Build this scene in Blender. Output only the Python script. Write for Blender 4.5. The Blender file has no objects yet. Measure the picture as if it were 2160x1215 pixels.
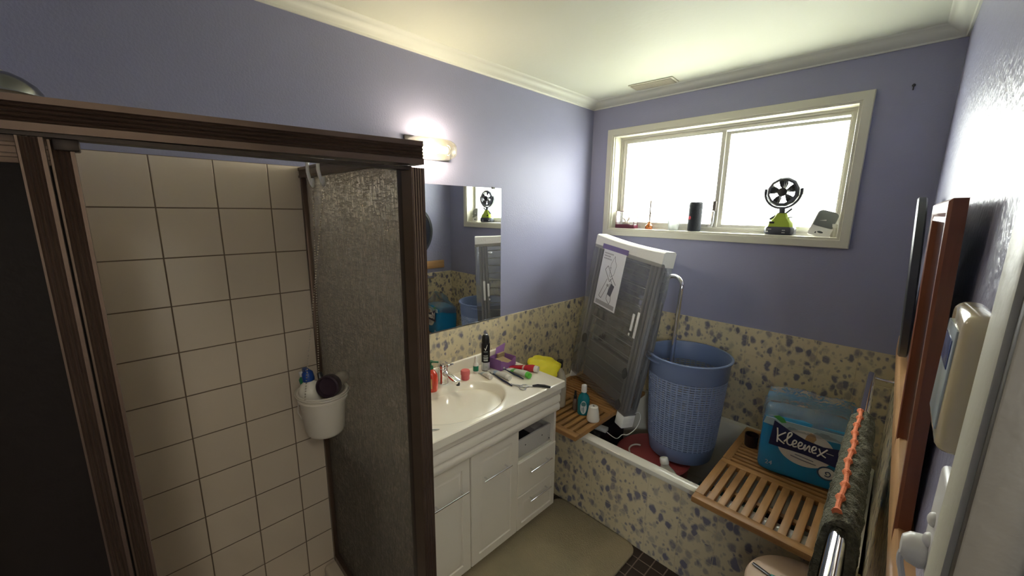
import bpy, bmesh, math, random
from mathutils import Vector, Matrix, noise
PI = math.pi
R = math.radians
random.seed(7)
SC = bpy.context.scene
COL = SC.collection

# ------------------------------------------------------------------ materials
def new_mat(name):
    m = bpy.data.materials.new(name)
    m.use_nodes = True
    nt = m.node_tree
    for n in list(nt.nodes):
        nt.nodes.remove(n)
    out = nt.nodes.new('ShaderNodeOutputMaterial')
    return m, nt, out

def nd(nt, kind, **kw):
    n = nt.nodes.new(kind)
    for k, v in kw.items():
        if k in n.inputs.keys():
            n.inputs[k].default_value = v
        else:
            setattr(n, k, v)
    return n

def rgba(c):
    return (c[0], c[1], c[2], 1.0)

def P(name, col, rough=.5, metal=0, spec=.5, trans=0, ior=1.45, bump=None, vary=None, coat=0, sss=0, emit=None, alpha=1):
    """principled with optional noise bump (scale,strength) and colour variation (scale, second colour, factor)"""
    m, nt, out = new_mat(name)
    b = nd(nt, 'ShaderNodeBsdfPrincipled')
    b.inputs['Base Color'].default_value = rgba(col)
    b.inputs['Roughness'].default_value = rough
    b.inputs['Metallic'].default_value = metal
    b.inputs['Specular IOR Level'].default_value = spec
    b.inputs['Transmission Weight'].default_value = trans
    b.inputs['IOR'].default_value = ior
    b.inputs['Coat Weight'].default_value = coat
    b.inputs['Alpha'].default_value = alpha
    if sss:
        b.inputs['Subsurface Weight'].default_value = sss
        b.inputs['Subsurface Scale'].default_value = .01
    if emit:
        b.inputs['Emission Color'].default_value = rgba(emit[0])
        b.inputs['Emission Strength'].default_value = emit[1]
    tc = nd(nt, 'ShaderNodeTexCoord')
    if vary:
        n = nd(nt, 'ShaderNodeTexNoise', Scale=vary[0], Detail=4.0)
        nt.links.new(tc.outputs['Object'], n.inputs['Vector'])
        rmp = nd(nt, 'ShaderNodeMapRange')
        rmp.inputs['From Min'].default_value = .35
        rmp.inputs['From Max'].default_value = .65
        rmp.inputs['To Max'].default_value = vary[2]
        nt.links.new(n.outputs['Fac'], rmp.inputs['Value'])
        mx = nd(nt, 'ShaderNodeMix', data_type='RGBA')
        mx.inputs['A'].default_value = rgba(col)
        for i in mx.inputs:
            if i.name == 'A' and i.type == 'RGBA': i.default_value = rgba(col)
            if i.name == 'B' and i.type == 'RGBA': i.default_value = rgba(vary[1])
        nt.links.new(rmp.outputs[0], mx.inputs[0])
        nt.links.new(mx.outputs[2], b.inputs['Base Color'])
    if bump:
        n = nd(nt, 'ShaderNodeTexNoise', Scale=bump[0], Detail=3.0)
        nt.links.new(tc.outputs['Object'], n.inputs['Vector'])
        bp = nd(nt, 'ShaderNodeBump', Strength=bump[1], Distance=.01)
        nt.links.new(n.outputs['Fac'], bp.inputs['Height'])
        nt.links.new(bp.outputs[0], b.inputs['Normal'])
    nt.links.new(b.outputs[0], out.inputs[0])
    return m

def math_n(nt, op, a, b=None, c=None):
    n = nt.nodes.new('ShaderNodeMath'); n.operation = op
    for i, v in enumerate((a, b, c)):
        if v is None: continue
        if isinstance(v, (int, float)): n.inputs[i].default_value = v
        else: nt.links.new(v, n.inputs[i])
    return n.outputs[0]

def mixc(nt, fac, a, b):
    mx = nt.nodes.new('ShaderNodeMix'); mx.data_type = 'RGBA'
    if isinstance(fac, (int, float)): mx.inputs[0].default_value = fac
    else: nt.links.new(fac, mx.inputs[0])
    for k, v in ((6, a), (7, b)):
        if isinstance(v, tuple): mx.inputs[k].default_value = rgba(v)
        else: nt.links.new(v, mx.inputs[k])
    return mx.outputs[2]

def grid_line(nt, co, origin, size, half):
    """1 on the joint lines of a grid along one coordinate"""
    s = math_n(nt, 'DIVIDE', math_n(nt, 'SUBTRACT', co, origin), size)
    f = math_n(nt, 'FRACT', math_n(nt, 'ADD', s, 100.0))
    d = math_n(nt, 'ABSOLUTE', math_n(nt, 'SUBTRACT', f, .5))
    d = math_n(nt, 'SUBTRACT', .5, d)             # 0 on joint, .5 at centre
    mr = nt.nodes.new('ShaderNodeMapRange'); mr.interpolation_type = 'SMOOTHSTEP'
    nt.links.new(d, mr.inputs['Value'])
    mr.inputs['From Min'].default_value = half / size * .5
    mr.inputs['From Max'].default_value = half / size * 1.6
    mr.inputs['To Min'].default_value = 1; mr.inputs['To Max'].default_value = 0
    return mr.outputs[0]

def tile_mat(name, col, grout, size, axes, orig, half=.0022, rough=.25, spots=False, vary=.06, bumpd=.003, gfac=1.0):
    m, nt, out = new_mat(name)
    b = nd(nt, 'ShaderNodeBsdfPrincipled')
    b.inputs['Roughness'].default_value = rough
    tc = nd(nt, 'ShaderNodeTexCoord')
    sp = nd(nt, 'ShaderNodeSeparateXYZ')
    nt.links.new(tc.outputs['Object'], sp.inputs[0])
    l = [grid_line(nt, sp.outputs[axes[i]], orig[i], size, half) for i in (0, 1)]
    line = math_n(nt, 'MAXIMUM', l[0], l[1])
    n = nd(nt, 'ShaderNodeTexNoise', Scale=3.0, Detail=3.0)
    nt.links.new(tc.outputs['Object'], n.inputs['Vector'])
    c2 = tuple(x * (1 - vary * 2) for x in col)
    base = mixc(nt, n.outputs['Fac'], col, c2)
    if spots:
        dn = nd(nt, 'ShaderNodeTexNoise', Scale=20.0, Detail=6.0)
        nt.links.new(tc.outputs['Object'], dn.inputs['Vector'])
        off = nd(nt, 'ShaderNodeVectorMath', operation='SCALE'); off.inputs['Scale'].default_value = .042
        sub = nd(nt, 'ShaderNodeVectorMath', operation='SUBTRACT'); sub.inputs[1].default_value = (.5, .5, .5)
        nt.links.new(dn.outputs['Color'], sub.inputs[0]); nt.links.new(sub.outputs[0], off.inputs[0])
        add0 = nd(nt, 'ShaderNodeVectorMath', operation='ADD')
        nt.links.new(tc.outputs['Object'], add0.inputs[0]); nt.links.new(off.outputs[0], add0.inputs[1])
        add = nd(nt, 'ShaderNodeVectorMath', operation='MULTIPLY'); add.inputs[1].default_value = (1.0, 1.0, .72)
        nt.links.new(add0.outputs[0], add.inputs[0])
        fac = None
        for sc, lo, hi, ph in ((25.0, .24, .52, 0.0), (46.0, .18, .42, 7.3)):
            mp = nd(nt, 'ShaderNodeVectorMath', operation='ADD'); mp.inputs[1].default_value = (ph, ph, ph)
            nt.links.new(add.outputs[0], mp.inputs[0])
            v = nd(nt, 'ShaderNodeTexVoronoi', Scale=sc)
            nt.links.new(mp.outputs[0], v.inputs['Vector'])
            mr = nd(nt, 'ShaderNodeMapRange', interpolation_type='SMOOTHSTEP')
            nt.links.new(v.outputs['Distance'], mr.inputs['Value'])
            mr.inputs['From Min'].default_value = lo; mr.inputs['From Max'].default_value = hi
            mr.inputs['To Min'].default_value = 1; mr.inputs['To Max'].default_value = 0
            # some spots are faint
            sc2 = nd(nt, 'ShaderNodeSeparateColor'); nt.links.new(v.outputs['Color'], sc2.inputs[0])
            st = math_n(nt, 'MULTIPLY_ADD', sc2.outputs[0], .85, .32)
            f = math_n(nt, 'MULTIPLY', mr.outputs[0], st)
            fac = f if fac is None else math_n(nt, 'MAXIMUM', fac, math_n(nt, 'MULTIPLY', f, .7))
        # mottling inside the spots
        n3 = nd(nt, 'ShaderNodeTexNoise', Scale=90.0, Detail=3.0)
        nt.links.new(tc.outputs['Object'], n3.inputs['Vector'])
        fac = math_n(nt, 'MULTIPLY', fac, math_n(nt, 'MULTIPLY_ADD', n3.outputs['Fac'], .7, .60))
        fac = math_n(nt, 'MINIMUM', fac, .88)
        base = mixc(nt, fac, base, (.12, .12, .195))
    colr = mixc(nt, math_n(nt, 'MULTIPLY', line, gfac), base, grout)
    nt.links.new(colr, b.inputs['Base Color'])
    # broad dome of each tile + joint groove
    bp = nd(nt, 'ShaderNodeBump', Strength=.6, Distance=bumpd)
    h = math_n(nt, 'MULTIPLY', line, -1.0)
    n2 = nd(nt, 'ShaderNodeTexNoise', Scale=9.0, Detail=2.0)
    nt.links.new(tc.outputs['Object'], n2.inputs['Vector'])
    h = math_n(nt, 'ADD', h, math_n(nt, 'MULTIPLY', n2.outputs['Fac'], .5))
    nt.links.new(h, bp.inputs['Height'])
    nt.links.new(bp.outputs[0], b.inputs['Normal'])
    rr = math_n(nt, 'MULTIPLY_ADD', line, .5, rough)
    nt.links.new(rr, b.inputs['Roughness'])
    nt.links.new(b.outputs[0], out.inputs[0])
    return m

def wood_mat(name, c1, c2, axis=1, rough=.45, scale=1.0):
    m, nt, out = new_mat(name)
    b = nd(nt, 'ShaderNodeBsdfPrincipled', Roughness=rough)
    tc = nd(nt, 'ShaderNodeTexCoord')
    mp = nd(nt, 'ShaderNodeMapping')
    s = [38 * scale, 38 * scale, 38 * scale]; s[axis] = 3.0 * scale
    mp.inputs['Scale'].default_value = s
    nt.links.new(tc.outputs['Object'], mp.inputs['Vector'])
    n = nd(nt, 'ShaderNodeTexNoise', Scale=1.0, Detail=6.0, Distortion=.6)
    nt.links.new(mp.outputs[0], n.inputs['Vector'])
    mr = nd(nt, 'ShaderNodeMapRange'); mr.inputs['From Min'].default_value = .3; mr.inputs['From Max'].default_value = .7
    nt.links.new(n.outputs['Fac'], mr.inputs['Value'])
    nt.links.new(mixc(nt, mr.outputs[0], c1, c2), b.inputs['Base Color'])
    bp = nd(nt, 'ShaderNodeBump', Strength=.15, Distance=.004)
    nt.links.new(n.outputs['Fac'], bp.inputs['Height']); nt.links.new(bp.outputs[0], b.inputs['Normal'])
    nt.links.new(b.outputs[0], out.inputs[0])
    return m

def film_mat(name, tint, clear=.6, rough=.15, body=(.6, .62, .65), bodyw=.25, bump=None):
    """clear plastic or thin glass: mostly lets light through, with a sheen and a little body"""
    m, nt, out = new_mat(name)
    tr = nd(nt, 'ShaderNodeBsdfTransparent'); tr.inputs[0].default_value = rgba(tint)
    gl = nd(nt, 'ShaderNodeBsdfGlossy', Roughness=rough); gl.inputs[0].default_value = (1, 1, 1, 1)
    df = nd(nt, 'ShaderNodeBsdfDiffuse'); df.inputs[0].default_value = rgba(body)
    tl = nd(nt, 'ShaderNodeBsdfTranslucent'); tl.inputs[0].default_value = rgba(body)
    a = nd(nt, 'ShaderNodeAddShader')
    mx0 = nd(nt, 'ShaderNodeMixShader'); mx0.inputs[0].default_value = .5
    nt.links.new(df.outputs[0], mx0.inputs[1]); nt.links.new(tl.outputs[0], mx0.inputs[2])
    mx1 = nd(nt, 'ShaderNodeMixShader'); mx1.inputs[0].default_value = bodyw
    nt.links.new(tr.outputs[0], mx1.inputs[1]); nt.links.new(mx0.outputs[0], mx1.inputs[2])
    fr = nd(nt, 'ShaderNodeFresnel', IOR=1.45)
    mx2 = nd(nt, 'ShaderNodeMixShader')
    nt.links.new(fr.outputs[0], mx2.inputs[0])
    nt.links.new(mx1.outputs[0], mx2.inputs[1]); nt.links.new(gl.outputs[0], mx2.inputs[2])
    if bump:
        tc = nd(nt, 'ShaderNodeTexCoord')
        n = nd(nt, 'ShaderNodeTexNoise', Scale=bump[0], Detail=3.0, Distortion=.8)
        nt.links.new(tc.outputs['Object'], n.inputs['Vector'])
        bp = nd(nt, 'ShaderNodeBump', Strength=bump[1], Distance=.01)
        nt.links.new(n.outputs['Fac'], bp.inputs['Height'])
        for s in (gl, fr, df): nt.links.new(bp.outputs[0], s.inputs['Normal'])
    nt.links.new(mx2.outputs[0], out.inputs[0])
    return m

def obscure_glass():
    """bronze shower glass with a woven linen relief"""
    m, nt, out = new_mat('bronze_linen_glass')
    tc = nd(nt, 'ShaderNodeTexCoord')
    hs = None
    for sx, sz, w in ((210, 26, .8), (28, 190, .7), (300, 70, .25)):
        mp = nd(nt, 'ShaderNodeMapping'); mp.inputs['Scale'].default_value = (sx, 1, sz)
        nt.links.new(tc.outputs['Object'], mp.inputs['Vector'])
        n = nd(nt, 'ShaderNodeTexNoise', Scale=1.0, Detail=2.0)
        nt.links.new(mp.outputs[0], n.inputs['Vector'])
        mr = nd(nt, 'ShaderNodeMapRange', interpolation_type='SMOOTHSTEP'); mr.inputs['From Min'].default_value = .5; mr.inputs['From Max'].default_value = .66
        nt.links.new(n.outputs['Fac'], mr.inputs['Value'])
        h = math_n(nt, 'MULTIPLY', mr.outputs[0], w)
        hs = h if hs is None else math_n(nt, 'ADD', hs, h)
    bp = nd(nt, 'ShaderNodeBump', Strength=1.0, Distance=.009)
    nt.links.new(hs, bp.inputs['Height'])
    gl = nd(nt, 'ShaderNodeBsdfGlass', Roughness=.12, IOR=1.5); gl.inputs[0].default_value = (.66, .61, .55, 1)
    tr = nd(nt, 'ShaderNodeBsdfTransparent'); tr.inputs[0].default_value = (.42, .39, .36, 1)
    df = nd(nt, 'ShaderNodeBsdfDiffuse'); df.inputs[0].default_value = (.22, .195, .165, 1)
    tl = nd(nt, 'ShaderNodeBsdfTranslucent'); tl.inputs[0].default_value = (.50, .46, .40, 1)
    gs = nd(nt, 'ShaderNodeBsdfGlossy', Roughness=.14); gs.inputs[0].default_value = (.9, .88, .84, 1)
    for s in (gl, df, tl, gs): nt.links.new(bp.outputs[0], s.inputs['Normal'])
    def mix(f, a, b):
        x = nd(nt, 'ShaderNodeMixShader'); x.inputs[0].default_value = f
        nt.links.new(a, x.inputs[1]); nt.links.new(b, x.inputs[2]); return x.outputs[0]
    body = mix(.5, df.outputs[0], tl.outputs[0])
    a = mix(.30, gl.outputs[0], tr.outputs[0])
    a = mix(.42, a, body)
    a = mix(.16, a, gs.outputs[0])
    nt.links.new(a, out.inputs[0])
    return m

def pane_mat():
    """frosted window glass"""
    m, nt, out = new_mat('frosted_window_glass')
    tc = nd(nt, 'ShaderNodeTexCoord')
    n = nd(nt, 'ShaderNodeTexNoise', Scale=55.0, Detail=4.0, Distortion=1.0)
    nt.links.new(tc.outputs['Object'], n.inputs['Vector'])
    mr = nd(nt, 'ShaderNodeMapRange'); mr.inputs['From Min'].default_value = .38; mr.inputs['From Max'].default_value = .62
    nt.links.new(n.outputs['Fac'], mr.inputs['Value'])
    tl = nd(nt, 'ShaderNodeBsdfTranslucent'); tl.inputs[0].default_value = (.9, .9, .88, 1)
    tr = nd(nt, 'ShaderNodeBsdfTransparent'); tr.inputs[0].default_value = (.95, .95, .94, 1)
    gs = nd(nt, 'ShaderNodeBsdfGlossy', Roughness=.2)
    x = nd(nt, 'ShaderNodeMixShader')
    f = math_n(nt, 'MULTIPLY_ADD', mr.outputs[0], .22, .44)
    nt.links.new(f, x.inputs[0]); nt.links.new(tl.outputs[0], x.inputs[1]); nt.links.new(tr.outputs[0], x.inputs[2])
    y = nd(nt, 'ShaderNodeMixShader'); y.inputs[0].default_value = .05
    nt.links.new(x.outputs[0], y.inputs[1]); nt.links.new(gs.outputs[0], y.inputs[2])
    nt.links.new(y.outputs[0], out.inputs[0])
    return m

# ------------------------------------------------------------------ mesh builder
class MB:
    def __init__(self): self.bm = bmesh.new()
    def _new(self, verts, M=None):
        if M is not None: bmesh.ops.transform(self.bm, matrix=M, verts=verts)
    def box(self, a, b, bevel=0, seg=2, M=None):
        r = bmesh.ops.create_cube(self.bm, size=1)
        vs = r['verts']
        s = Vector(b) - Vector(a); c = (Vector(a) + Vector(b)) / 2
        for v in vs: v.co = Vector((v.co.x * s.x, v.co.y * s.y, v.co.z * s.z)) + c
        if bevel:
            es = list({e for v in vs for e in v.link_edges})
            g = bmesh.ops.bevel(self.bm, geom=es, offset=min(bevel, min(abs(x) for x in s) * .49), segments=seg, affect='EDGES', profile=.5)
            vs = list({v for f in g['faces'] for v in f.verts} | {v for v in vs if v.is_valid})
            # collect whole island
            seen = set(vs); st = list(vs)
            while st:
                v = st.pop()
                for e in v.link_edges:
                    o = e.other_vert(v)
                    if o not in seen: seen.add(o); st.append(o)
            vs = list(seen)
        self._new(vs, M); return self
    def rings(self, rings, cap0=True, cap1=True, closed=True, M=None):
        """rings: list of equal-length lists of points"""
        bm = self.bm; vr = [[bm.verts.new(p) for p in r] for r in rings]
        n = len(rings[0])
        for i in range(len(vr) - 1):
            for j in range(n if closed else n - 1):
                k = (j + 1) % n
                try: bm.faces.new((vr[i][j], vr[i][k], vr[i + 1][k], vr[i + 1][j]))
                except ValueError: pass
        if cap0 and n > 2: bm.faces.new(list(reversed(vr[0])))
        if cap1 and n > 2: bm.faces.new(vr[-1])
        vs = [v for r in vr for v in r]
        self._new(vs, M); return vs
    def lathe(self, prof, c=(0, 0, 0), n=32, sx=1, sy=1, M=None, caps=True):
        """prof: (r,z) list"""
        rr = [[(c[0] + r * sx * math.cos(2 * PI * k / n), c[1] + r * sy * math.sin(2 * PI * k / n), c[2] + z) for k in range(n)] for r, z in prof]
        self.rings(rr, caps and prof[0][0] > 1e-6, caps and prof[-1][0] > 1e-6, True, M); return self
    def tube(self, pts, r, n=10, cap=True, M=None):
        pts = [Vector(p) for p in pts]; rings = []
        t0 = (pts[1] - pts[0]).normalized()
        u = t0.orthogonal().normalized()
        for i, p in enumerate(pts):
            a = pts[max(i - 1, 0)]; b = pts[min(i + 1, len(pts) - 1)]
            t = (b - a).normalized()
            u = (u - t * u.dot(t)).normalized(); w = t.cross(u)
            rad = r[i] if isinstance(r, (list, tuple)) else r
            rings.append([p + (u * math.cos(2 * PI * k / n) + w * math.sin(2 * PI * k / n)) * rad for k in range(n)])
        self.rings(rings, cap, cap, True, M); return self
    def bar(self, a, b, w, h, up=(0, 0, 1), bevel=0, M=None):
        a, b = Vector(a), Vector(b); t = (b - a); L = t.length; t.normalize()
        upv = Vector(up); s = t.cross(upv).normalized(); u = s.cross(t)
        m = Matrix((s, t, u)).transposed().to_4x4(); m.translation = (a + b) / 2
        if M is not None: m = M @ m
        return self.box((-w / 2, -L / 2, -h / 2), (w / 2, L / 2, h / 2), bevel, M=m)
    def prism(self, poly, z0, z1, M=None):
        self.rings([[(x, y, z0) for x, y in poly], [(x, y, z1) for x, y in poly]], M=M); return self
    def ball(self, c, r, seg=16, ring=10, s=(1, 1, 1), M=None):
        q = bmesh.ops.create_uvsphere(self.bm, u_segments=seg, v_segments=ring, radius=r)
        for v in q['verts']: v.co = Vector((v.co.x * s[0], v.co.y * s[1], v.co.z * s[2])) + Vector(c)
        self._new(q['verts'], M); return self
    def torus(self, c, Rr, r, axis='z', n=32, m=8, M=None, sx=1, sy=1, a0=0, a1=2 * PI):
        full = abs(a1 - a0 - 2 * PI) < 1e-6
        rr = []
        cnt = n if full else n + 1
        for i in range(cnt):
            a = a0 + (a1 - a0) * i / n
            ring = []
            for j in range(m):
                b = 2 * PI * j / m
                x = (Rr + r * math.cos(b)) * math.cos(a) * sx; y = (Rr + r * math.cos(b)) * math.sin(a) * sy; z = r * math.sin(b)
                if axis == 'x': x, y, z = z, x, y
                elif axis == 'y': x, y, z = x, z, y
                ring.append((c[0] + x, c[1] + y, c[2] + z))
            rr.append(ring)
        if full: rr.append(rr[0])
        vs = self.rings(rr, not full, not full, True, M)
        if full: bmesh.ops.remove_doubles(self.bm, verts=vs, dist=1e-6)
        return self
    def build(self, name, m, parent=None, loc=None, rot=None, smooth=40, **props):
        bm = self.bm
        bmesh.ops.recalc_face_normals(bm, faces=bm.faces[:])
        me = bpy.data.meshes.new(name); bm.to_mesh(me); bm.free()
        if smooth:
            for p in me.polygons: p.use_smooth = True
            me.set_sharp_from_angle(angle=R(smooth))
        o = bpy.data.objects.new(name, me); COL.objects.link(o)
        if m is not None: me.materials.append(m)
        if parent is not None: o.parent = parent
        if loc is not None: o.location = loc
        if rot is not None: o.rotation_euler = rot
        for k, v in props.items(): o[k] = v
        return o

def thing(name, label, cat, loc=(0, 0, 0), rot=(0, 0, 0), group=None, matrix=None):
    o = bpy.data.objects.new(name, None); COL.objects.link(o)
    o.empty_display_size = .05
    if matrix is not None: o.matrix_world = matrix
    else: o.location = loc; o.rotation_euler = rot
    o['label'] = label; o['category'] = cat
    if group: o['group'] = group
    return o

def tag(o, label, cat, group=None):
    o['label'] = label; o['category'] = cat
    if group: o['group'] = group
    return o

def struct(o, label=None, cat=None):
    o['kind'] = 'structure'
    if label: o['label'] = label
    if cat: o['category'] = cat
    return o

def copy_tree(o, parent=None):
    c = o.copy(); COL.objects.link(c)
    if parent: c.parent = parent
    for ch in list(o.children): copy_tree(ch, c)
    return c

def arc(c, r, a0, a1, n, plane='xz', off=0):
    out = []
    for i in range(n + 1):
        a = a0 + (a1 - a0) * i / n
        x, y = r * math.cos(a), r * math.sin(a)
        if plane == 'xz': out.append((c[0] + x, c[1], c[2] + y))
        elif plane == 'xy': out.append((c[0] + x, c[1] + y, c[2]))
        else: out.append((c[0], c[1] + x, c[2] + y))
    return out
WORLD, LAMP, HALL_FILL, EXPO = 11.0, 16.0, 17.0, 1.6
# ------------------------------------------------------------------ dimensions
ZT = 2.355           # ceiling
ZC = 2.31            # lower edge of cornice
ZB = 1.03            # top of splash tiles
YF = -2.62           # front wall
def WR(y): return 1.675 - .016 * y       # right wall is slightly out of square
S = .1545

# ------------------------------------------------------------------ materials used
m_wall = P('lavender_paint', (.305, .308, .435), rough=.42, spec=.35, bump=(140, .10), vary=(1.6, (.285, .288, .405), .6))
m_wall_s = P('lavender_paint_rolled', (.305, .308, .435), rough=.33, spec=.5, bump=(60, .35), vary=(1.6, (.285, .288, .405), .6))
m_ceil = P('ceiling_paint', (.66, .67, .56), rough=.6, bump=(60, .05))
m_white_paint = P('cream_gloss_paint', (.62, .60, .50), rough=.35)
m_trimw = P('cornice_paint', (.68, .69, .60), rough=.5)
m_spl_l = tile_mat('spotted_tiles_side', (.66, .57, .38), (.56, .47, .29), S, (1, 2), (0, ZB), half=.0012, spots=True, gfac=.7)
m_spl_b = tile_mat('spotted_tiles_back', (.66, .57, .38), (.56, .47, .29), S, (0, 2), (1.232, ZB), half=.0012, spots=True, gfac=.7)
m_spl_f = tile_mat('spotted_tiles_bath_front', (.66, .57, .38), (.56, .47, .29), S, (0, 2), (1.232, .46), half=.0012, spots=True, gfac=.7)
m_sh_l = tile_mat('shower_tiles_side', (.72, .62, .50), (.17, .12, .08), S, (1, 2), (-2.2956, 1.793), half=.0016, rough=.22)
m_sh_f = tile_mat('shower_tiles_end', (.72, .62, .50), (.17, .12, .08), S, (0, 2), (0, 1.793), half=.0016, rough=.22)
m_floor = tile_mat('brown_mosaic_floor', (.035, .022, .018), (.20, .15, .12), .062, (0, 1), (0, 0), half=.0022, rough=.35, bumpd=.002)
m_bronze = P('bronze_anodised_aluminium', (.155, .108, .082), rough=.33, metal=.7, vary=(6, (.115, .078, .058), .8))
m_bronze_d = P('bronze_dark_face', (.05, .037, .03), rough=.4, metal=.6)
m_chrome = P('chrome', (.82, .82, .84), rough=.08, metal=1)
m_steel = P('brushed_steel', (.6, .6, .6), rough=.28, metal=1)
m_alu = P('white_window_aluminium', (.50, .49, .45), rough=.4)
m_cab = P('white_vinyl_cabinet', (.76, .72, .64), rough=.35, bump=(8, .03))
m_cab_in = P('cabinet_kick_board', (.30, .28, .25), rough=.6)  # greyer and darker than the cabinet fronts
m_top = P('cream_marble_benchtop', (.86, .82, .71), rough=.16, coat=.4, vary=(12, (.83, .78, .66), .5))
m_bath = P('white_acrylic_bath', (.66, .63, .54), rough=.18, coat=.3)
m_mirror = P('mirror_silver', (.86, .88, .87), rough=.015, metal=1)
m_black = P('black_plastic', (.012, .012, .014), rough=.35)
m_dark = P('dark_grey_plastic', (.045, .048, .052), rough=.45)
m_white = P('white_plastic', (.74, .73, .70), rough=.35)
m_whited = P('white_polystyrene', (.84, .84, .80), rough=.75, bump=(90, .15))
m_wood = wood_mat('oiled_duckboard_wood', (.43, .225, .075), (.27, .13, .042), axis=1)
m_woodx = wood_mat('oiled_duckboard_wood_cross', (.43, .225, .075), (.27, .13, .042), axis=0)
m_wood_board = wood_mat('pale_wall_board', (.58, .34, .16), (.44, .24, .10), axis=1, rough=.35)
m_frame_wood = wood_mat('red_brown_frame_wood', (.28, .085, .035), (.17, .045, .02), axis=2, rough=.3)
m_clear = film_mat('clear_plastic', (.97, .98, .98), rough=.08, bodyw=.06, body=(.8, .8, .8))
m_film = film_mat('grey_shrink_film', (.86, .87, .88), rough=.16, bodyw=.23, body=(.66, .67, .68), bump=(7, .3))
m_glass_lamp = film_mat('lamp_glass', (.98, .97, .93), rough=.1, bodyw=.10, body=(.8, .76, .6), bump=(30, .4))
m_obs = obscure_glass()
m_dglass = P('shaded_bronze_door_glass', (.013, .009, .007), rough=.55, spec=.2, bump=(70, .1))  # bronze glass; the unlit shower behind is put into its near-black colour
m_pane = pane_mat()

def rect_sweep(mb, u0, u1, v0, v1, prof, put, close=False):
    """sweep prof [(inset, height)] round a rectangle; put(u, v, h) -> point"""
    rr = []
    for i, h in prof:
        rr.append([put(u0 + i, v0 + i, h), put(u1 - i, v0 + i, h), put(u1 - i, v1 - i, h), put(u0 + i, v1 - i, h)])
    if close: rr.append(rr[0])
    vs = mb.rings(rr, False, False)
    if close: bmesh.ops.remove_doubles(mb.bm, verts=vs, dist=1e-6)

# ------------------------------------------------------------------ shell
struct(MB().box((-.1, YF - .1, -.08), (3.2, .12, 0)).build('floor', m_floor))
struct(MB().box((-.1, -3.6, ZT), (3.2, .12, ZT + .08)).build('ceiling', m_ceil))
wl = struct(MB().box((-.1, YF - .1, 0), (0, .12, ZT)).build('wall_left', m_wall))
WX0, WX1, WZ0, WZ1 = .175, 1.393, 1.525, 2.13
b = MB()
b.box((0, 0, 0), (1.8, .12, WZ0)).box((0, 0, WZ1), (1.8, .12, ZT)).box((0, 0, WZ0), (WX0, .12, WZ1)).box((WX1, 0, WZ0), (1.8, .12, WZ1))
wb = struct(b.build('wall_back', m_wall))
YD = -1.90           # door opening starts here
b = MB()
b.prism([(WR(0), 0), (WR(0) + .1, 0), (WR(YD) + .085, YD), (WR(YD), YD)], 0, ZT)
b.prism([(WR(YD), YD), (WR(YD) + .085, YD), (WR(YF) + .085, YF), (WR(YF), YF)], 2.05, ZT)
wr = struct(b.build('wall_right', m_wall_s))
wf = struct(MB().box((0, YF - .1, 0), (1.85, YF, ZT)).build('wall_front', m_wall))
# hall beyond the doorway
m_hall = P('hall_paint', (.50, .46, .40), rough=.6)
b = MB()
b.box((3.1, -3.6, 0), (3.2, .12, ZT)).box((1.85, -3.7, 0), (3.2, -3.6, 1.45)).box((1.85, -3.7, 2.1), (3.2, -3.6, ZT)).box((1.85, -3.7, 1.45), (1.95, -3.6, 2.1)).box((2.85, -3.7, 1.45), (3.2, -3.6, 2.1)).box((1.8, .02, 0), (3.2, .12, ZT)).box((1.76, -3.6, 0), (1.85, YF - .1, ZT))  # the opening in the end wall is an added, unseen window for fill
struct(b.build('wall_hall', m_hall))
struct(MB().box((1.7, -3.6, -.08), (3.2, YF - .1, 0)).build('floor_hall', m_hall))

# tile cladding (parts of the walls they cover)
MB().box((0, -1.853, .0), (.006, 0, ZB), .002).build('splash_tiles', m_spl_l, wl, label='cream wall tiles with blue grey sponged spots')
MB().box((.006, -.006, .0), (1.669, 0, ZB), .002).build('splash_tiles', m_spl_b, wb, label='cream wall tiles with blue grey sponged spots')
b = MB(); b.prism([(WR(0) - .006, 0), (WR(0), 0), (WR(-1.8), -1.8), (WR(-1.8) - .006, -1.8)], 0, ZB)
b.build('splash_tiles', m_spl_l, wr, label='cream wall tiles with blue grey sponged spots')
MB().box((0, YF, .03), (.007, -1.853, 1.793), .0025).build('shower_tiles', m_sh_l, wl, label='plain beige square shower tiles')
MB().box((.007, YF, .03), (.80, YF + .007, 1.793), .0025).build('shower_tiles', m_sh_f, wf, label='plain beige square shower tiles')

# cornice
prof = [(0, ZC), (.007, ZC), (.010, ZC + .006), (.014, ZC + .007), (.028, ZC + .014), (.045, ZC + .027), (.056, ZC + .037), (.060, ZC + .038), (.066, ZT), (0, ZT)]
rr = []
for e, z in prof:
    rr.append([(e, YF + e, z), (e, -e, z), (WR(0) - e, -e, z), (WR(YF) - e, YF + e, z)])
b = MB(); b.rings(rr, False, False)
struct(b.build('trim_1', m_trimw), 'cream coved plaster cornice round the ceiling', 'cornice')
# white jamb at the near end of the shower
struct(MB().box((.74, YF, 0), (.86, -2.562, 2.0), .004).build('trim_2', P('white_jamb_paint', (.8, .78, .72), rough=.3)), 'white jamb post at the near end of the shower', 'jamb')

# ceiling vent: flush plate
v = thing('ceiling_vent', 'small white rectangular vent plate on the ceiling above the window', 'vent', (.485, -.145, ZT), (0, 0, R(4)))
MB().box((-.125, -.052, -.006), (.125, .052, 0), .002).build('vent_plate', P('aged_vent', (.52, .50, .40), rough=.5), v)
m_slat = P('vent_slat_paint', (.40, .37, .28), rough=.5)
for k in range(8):
    b = MB(); b.box((-.115, -.042 + k * .0115, -.0095), (.115, -.036 + k * .0115, -.005), .0008)
    b.build('vent_slat', m_slat, v)

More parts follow.
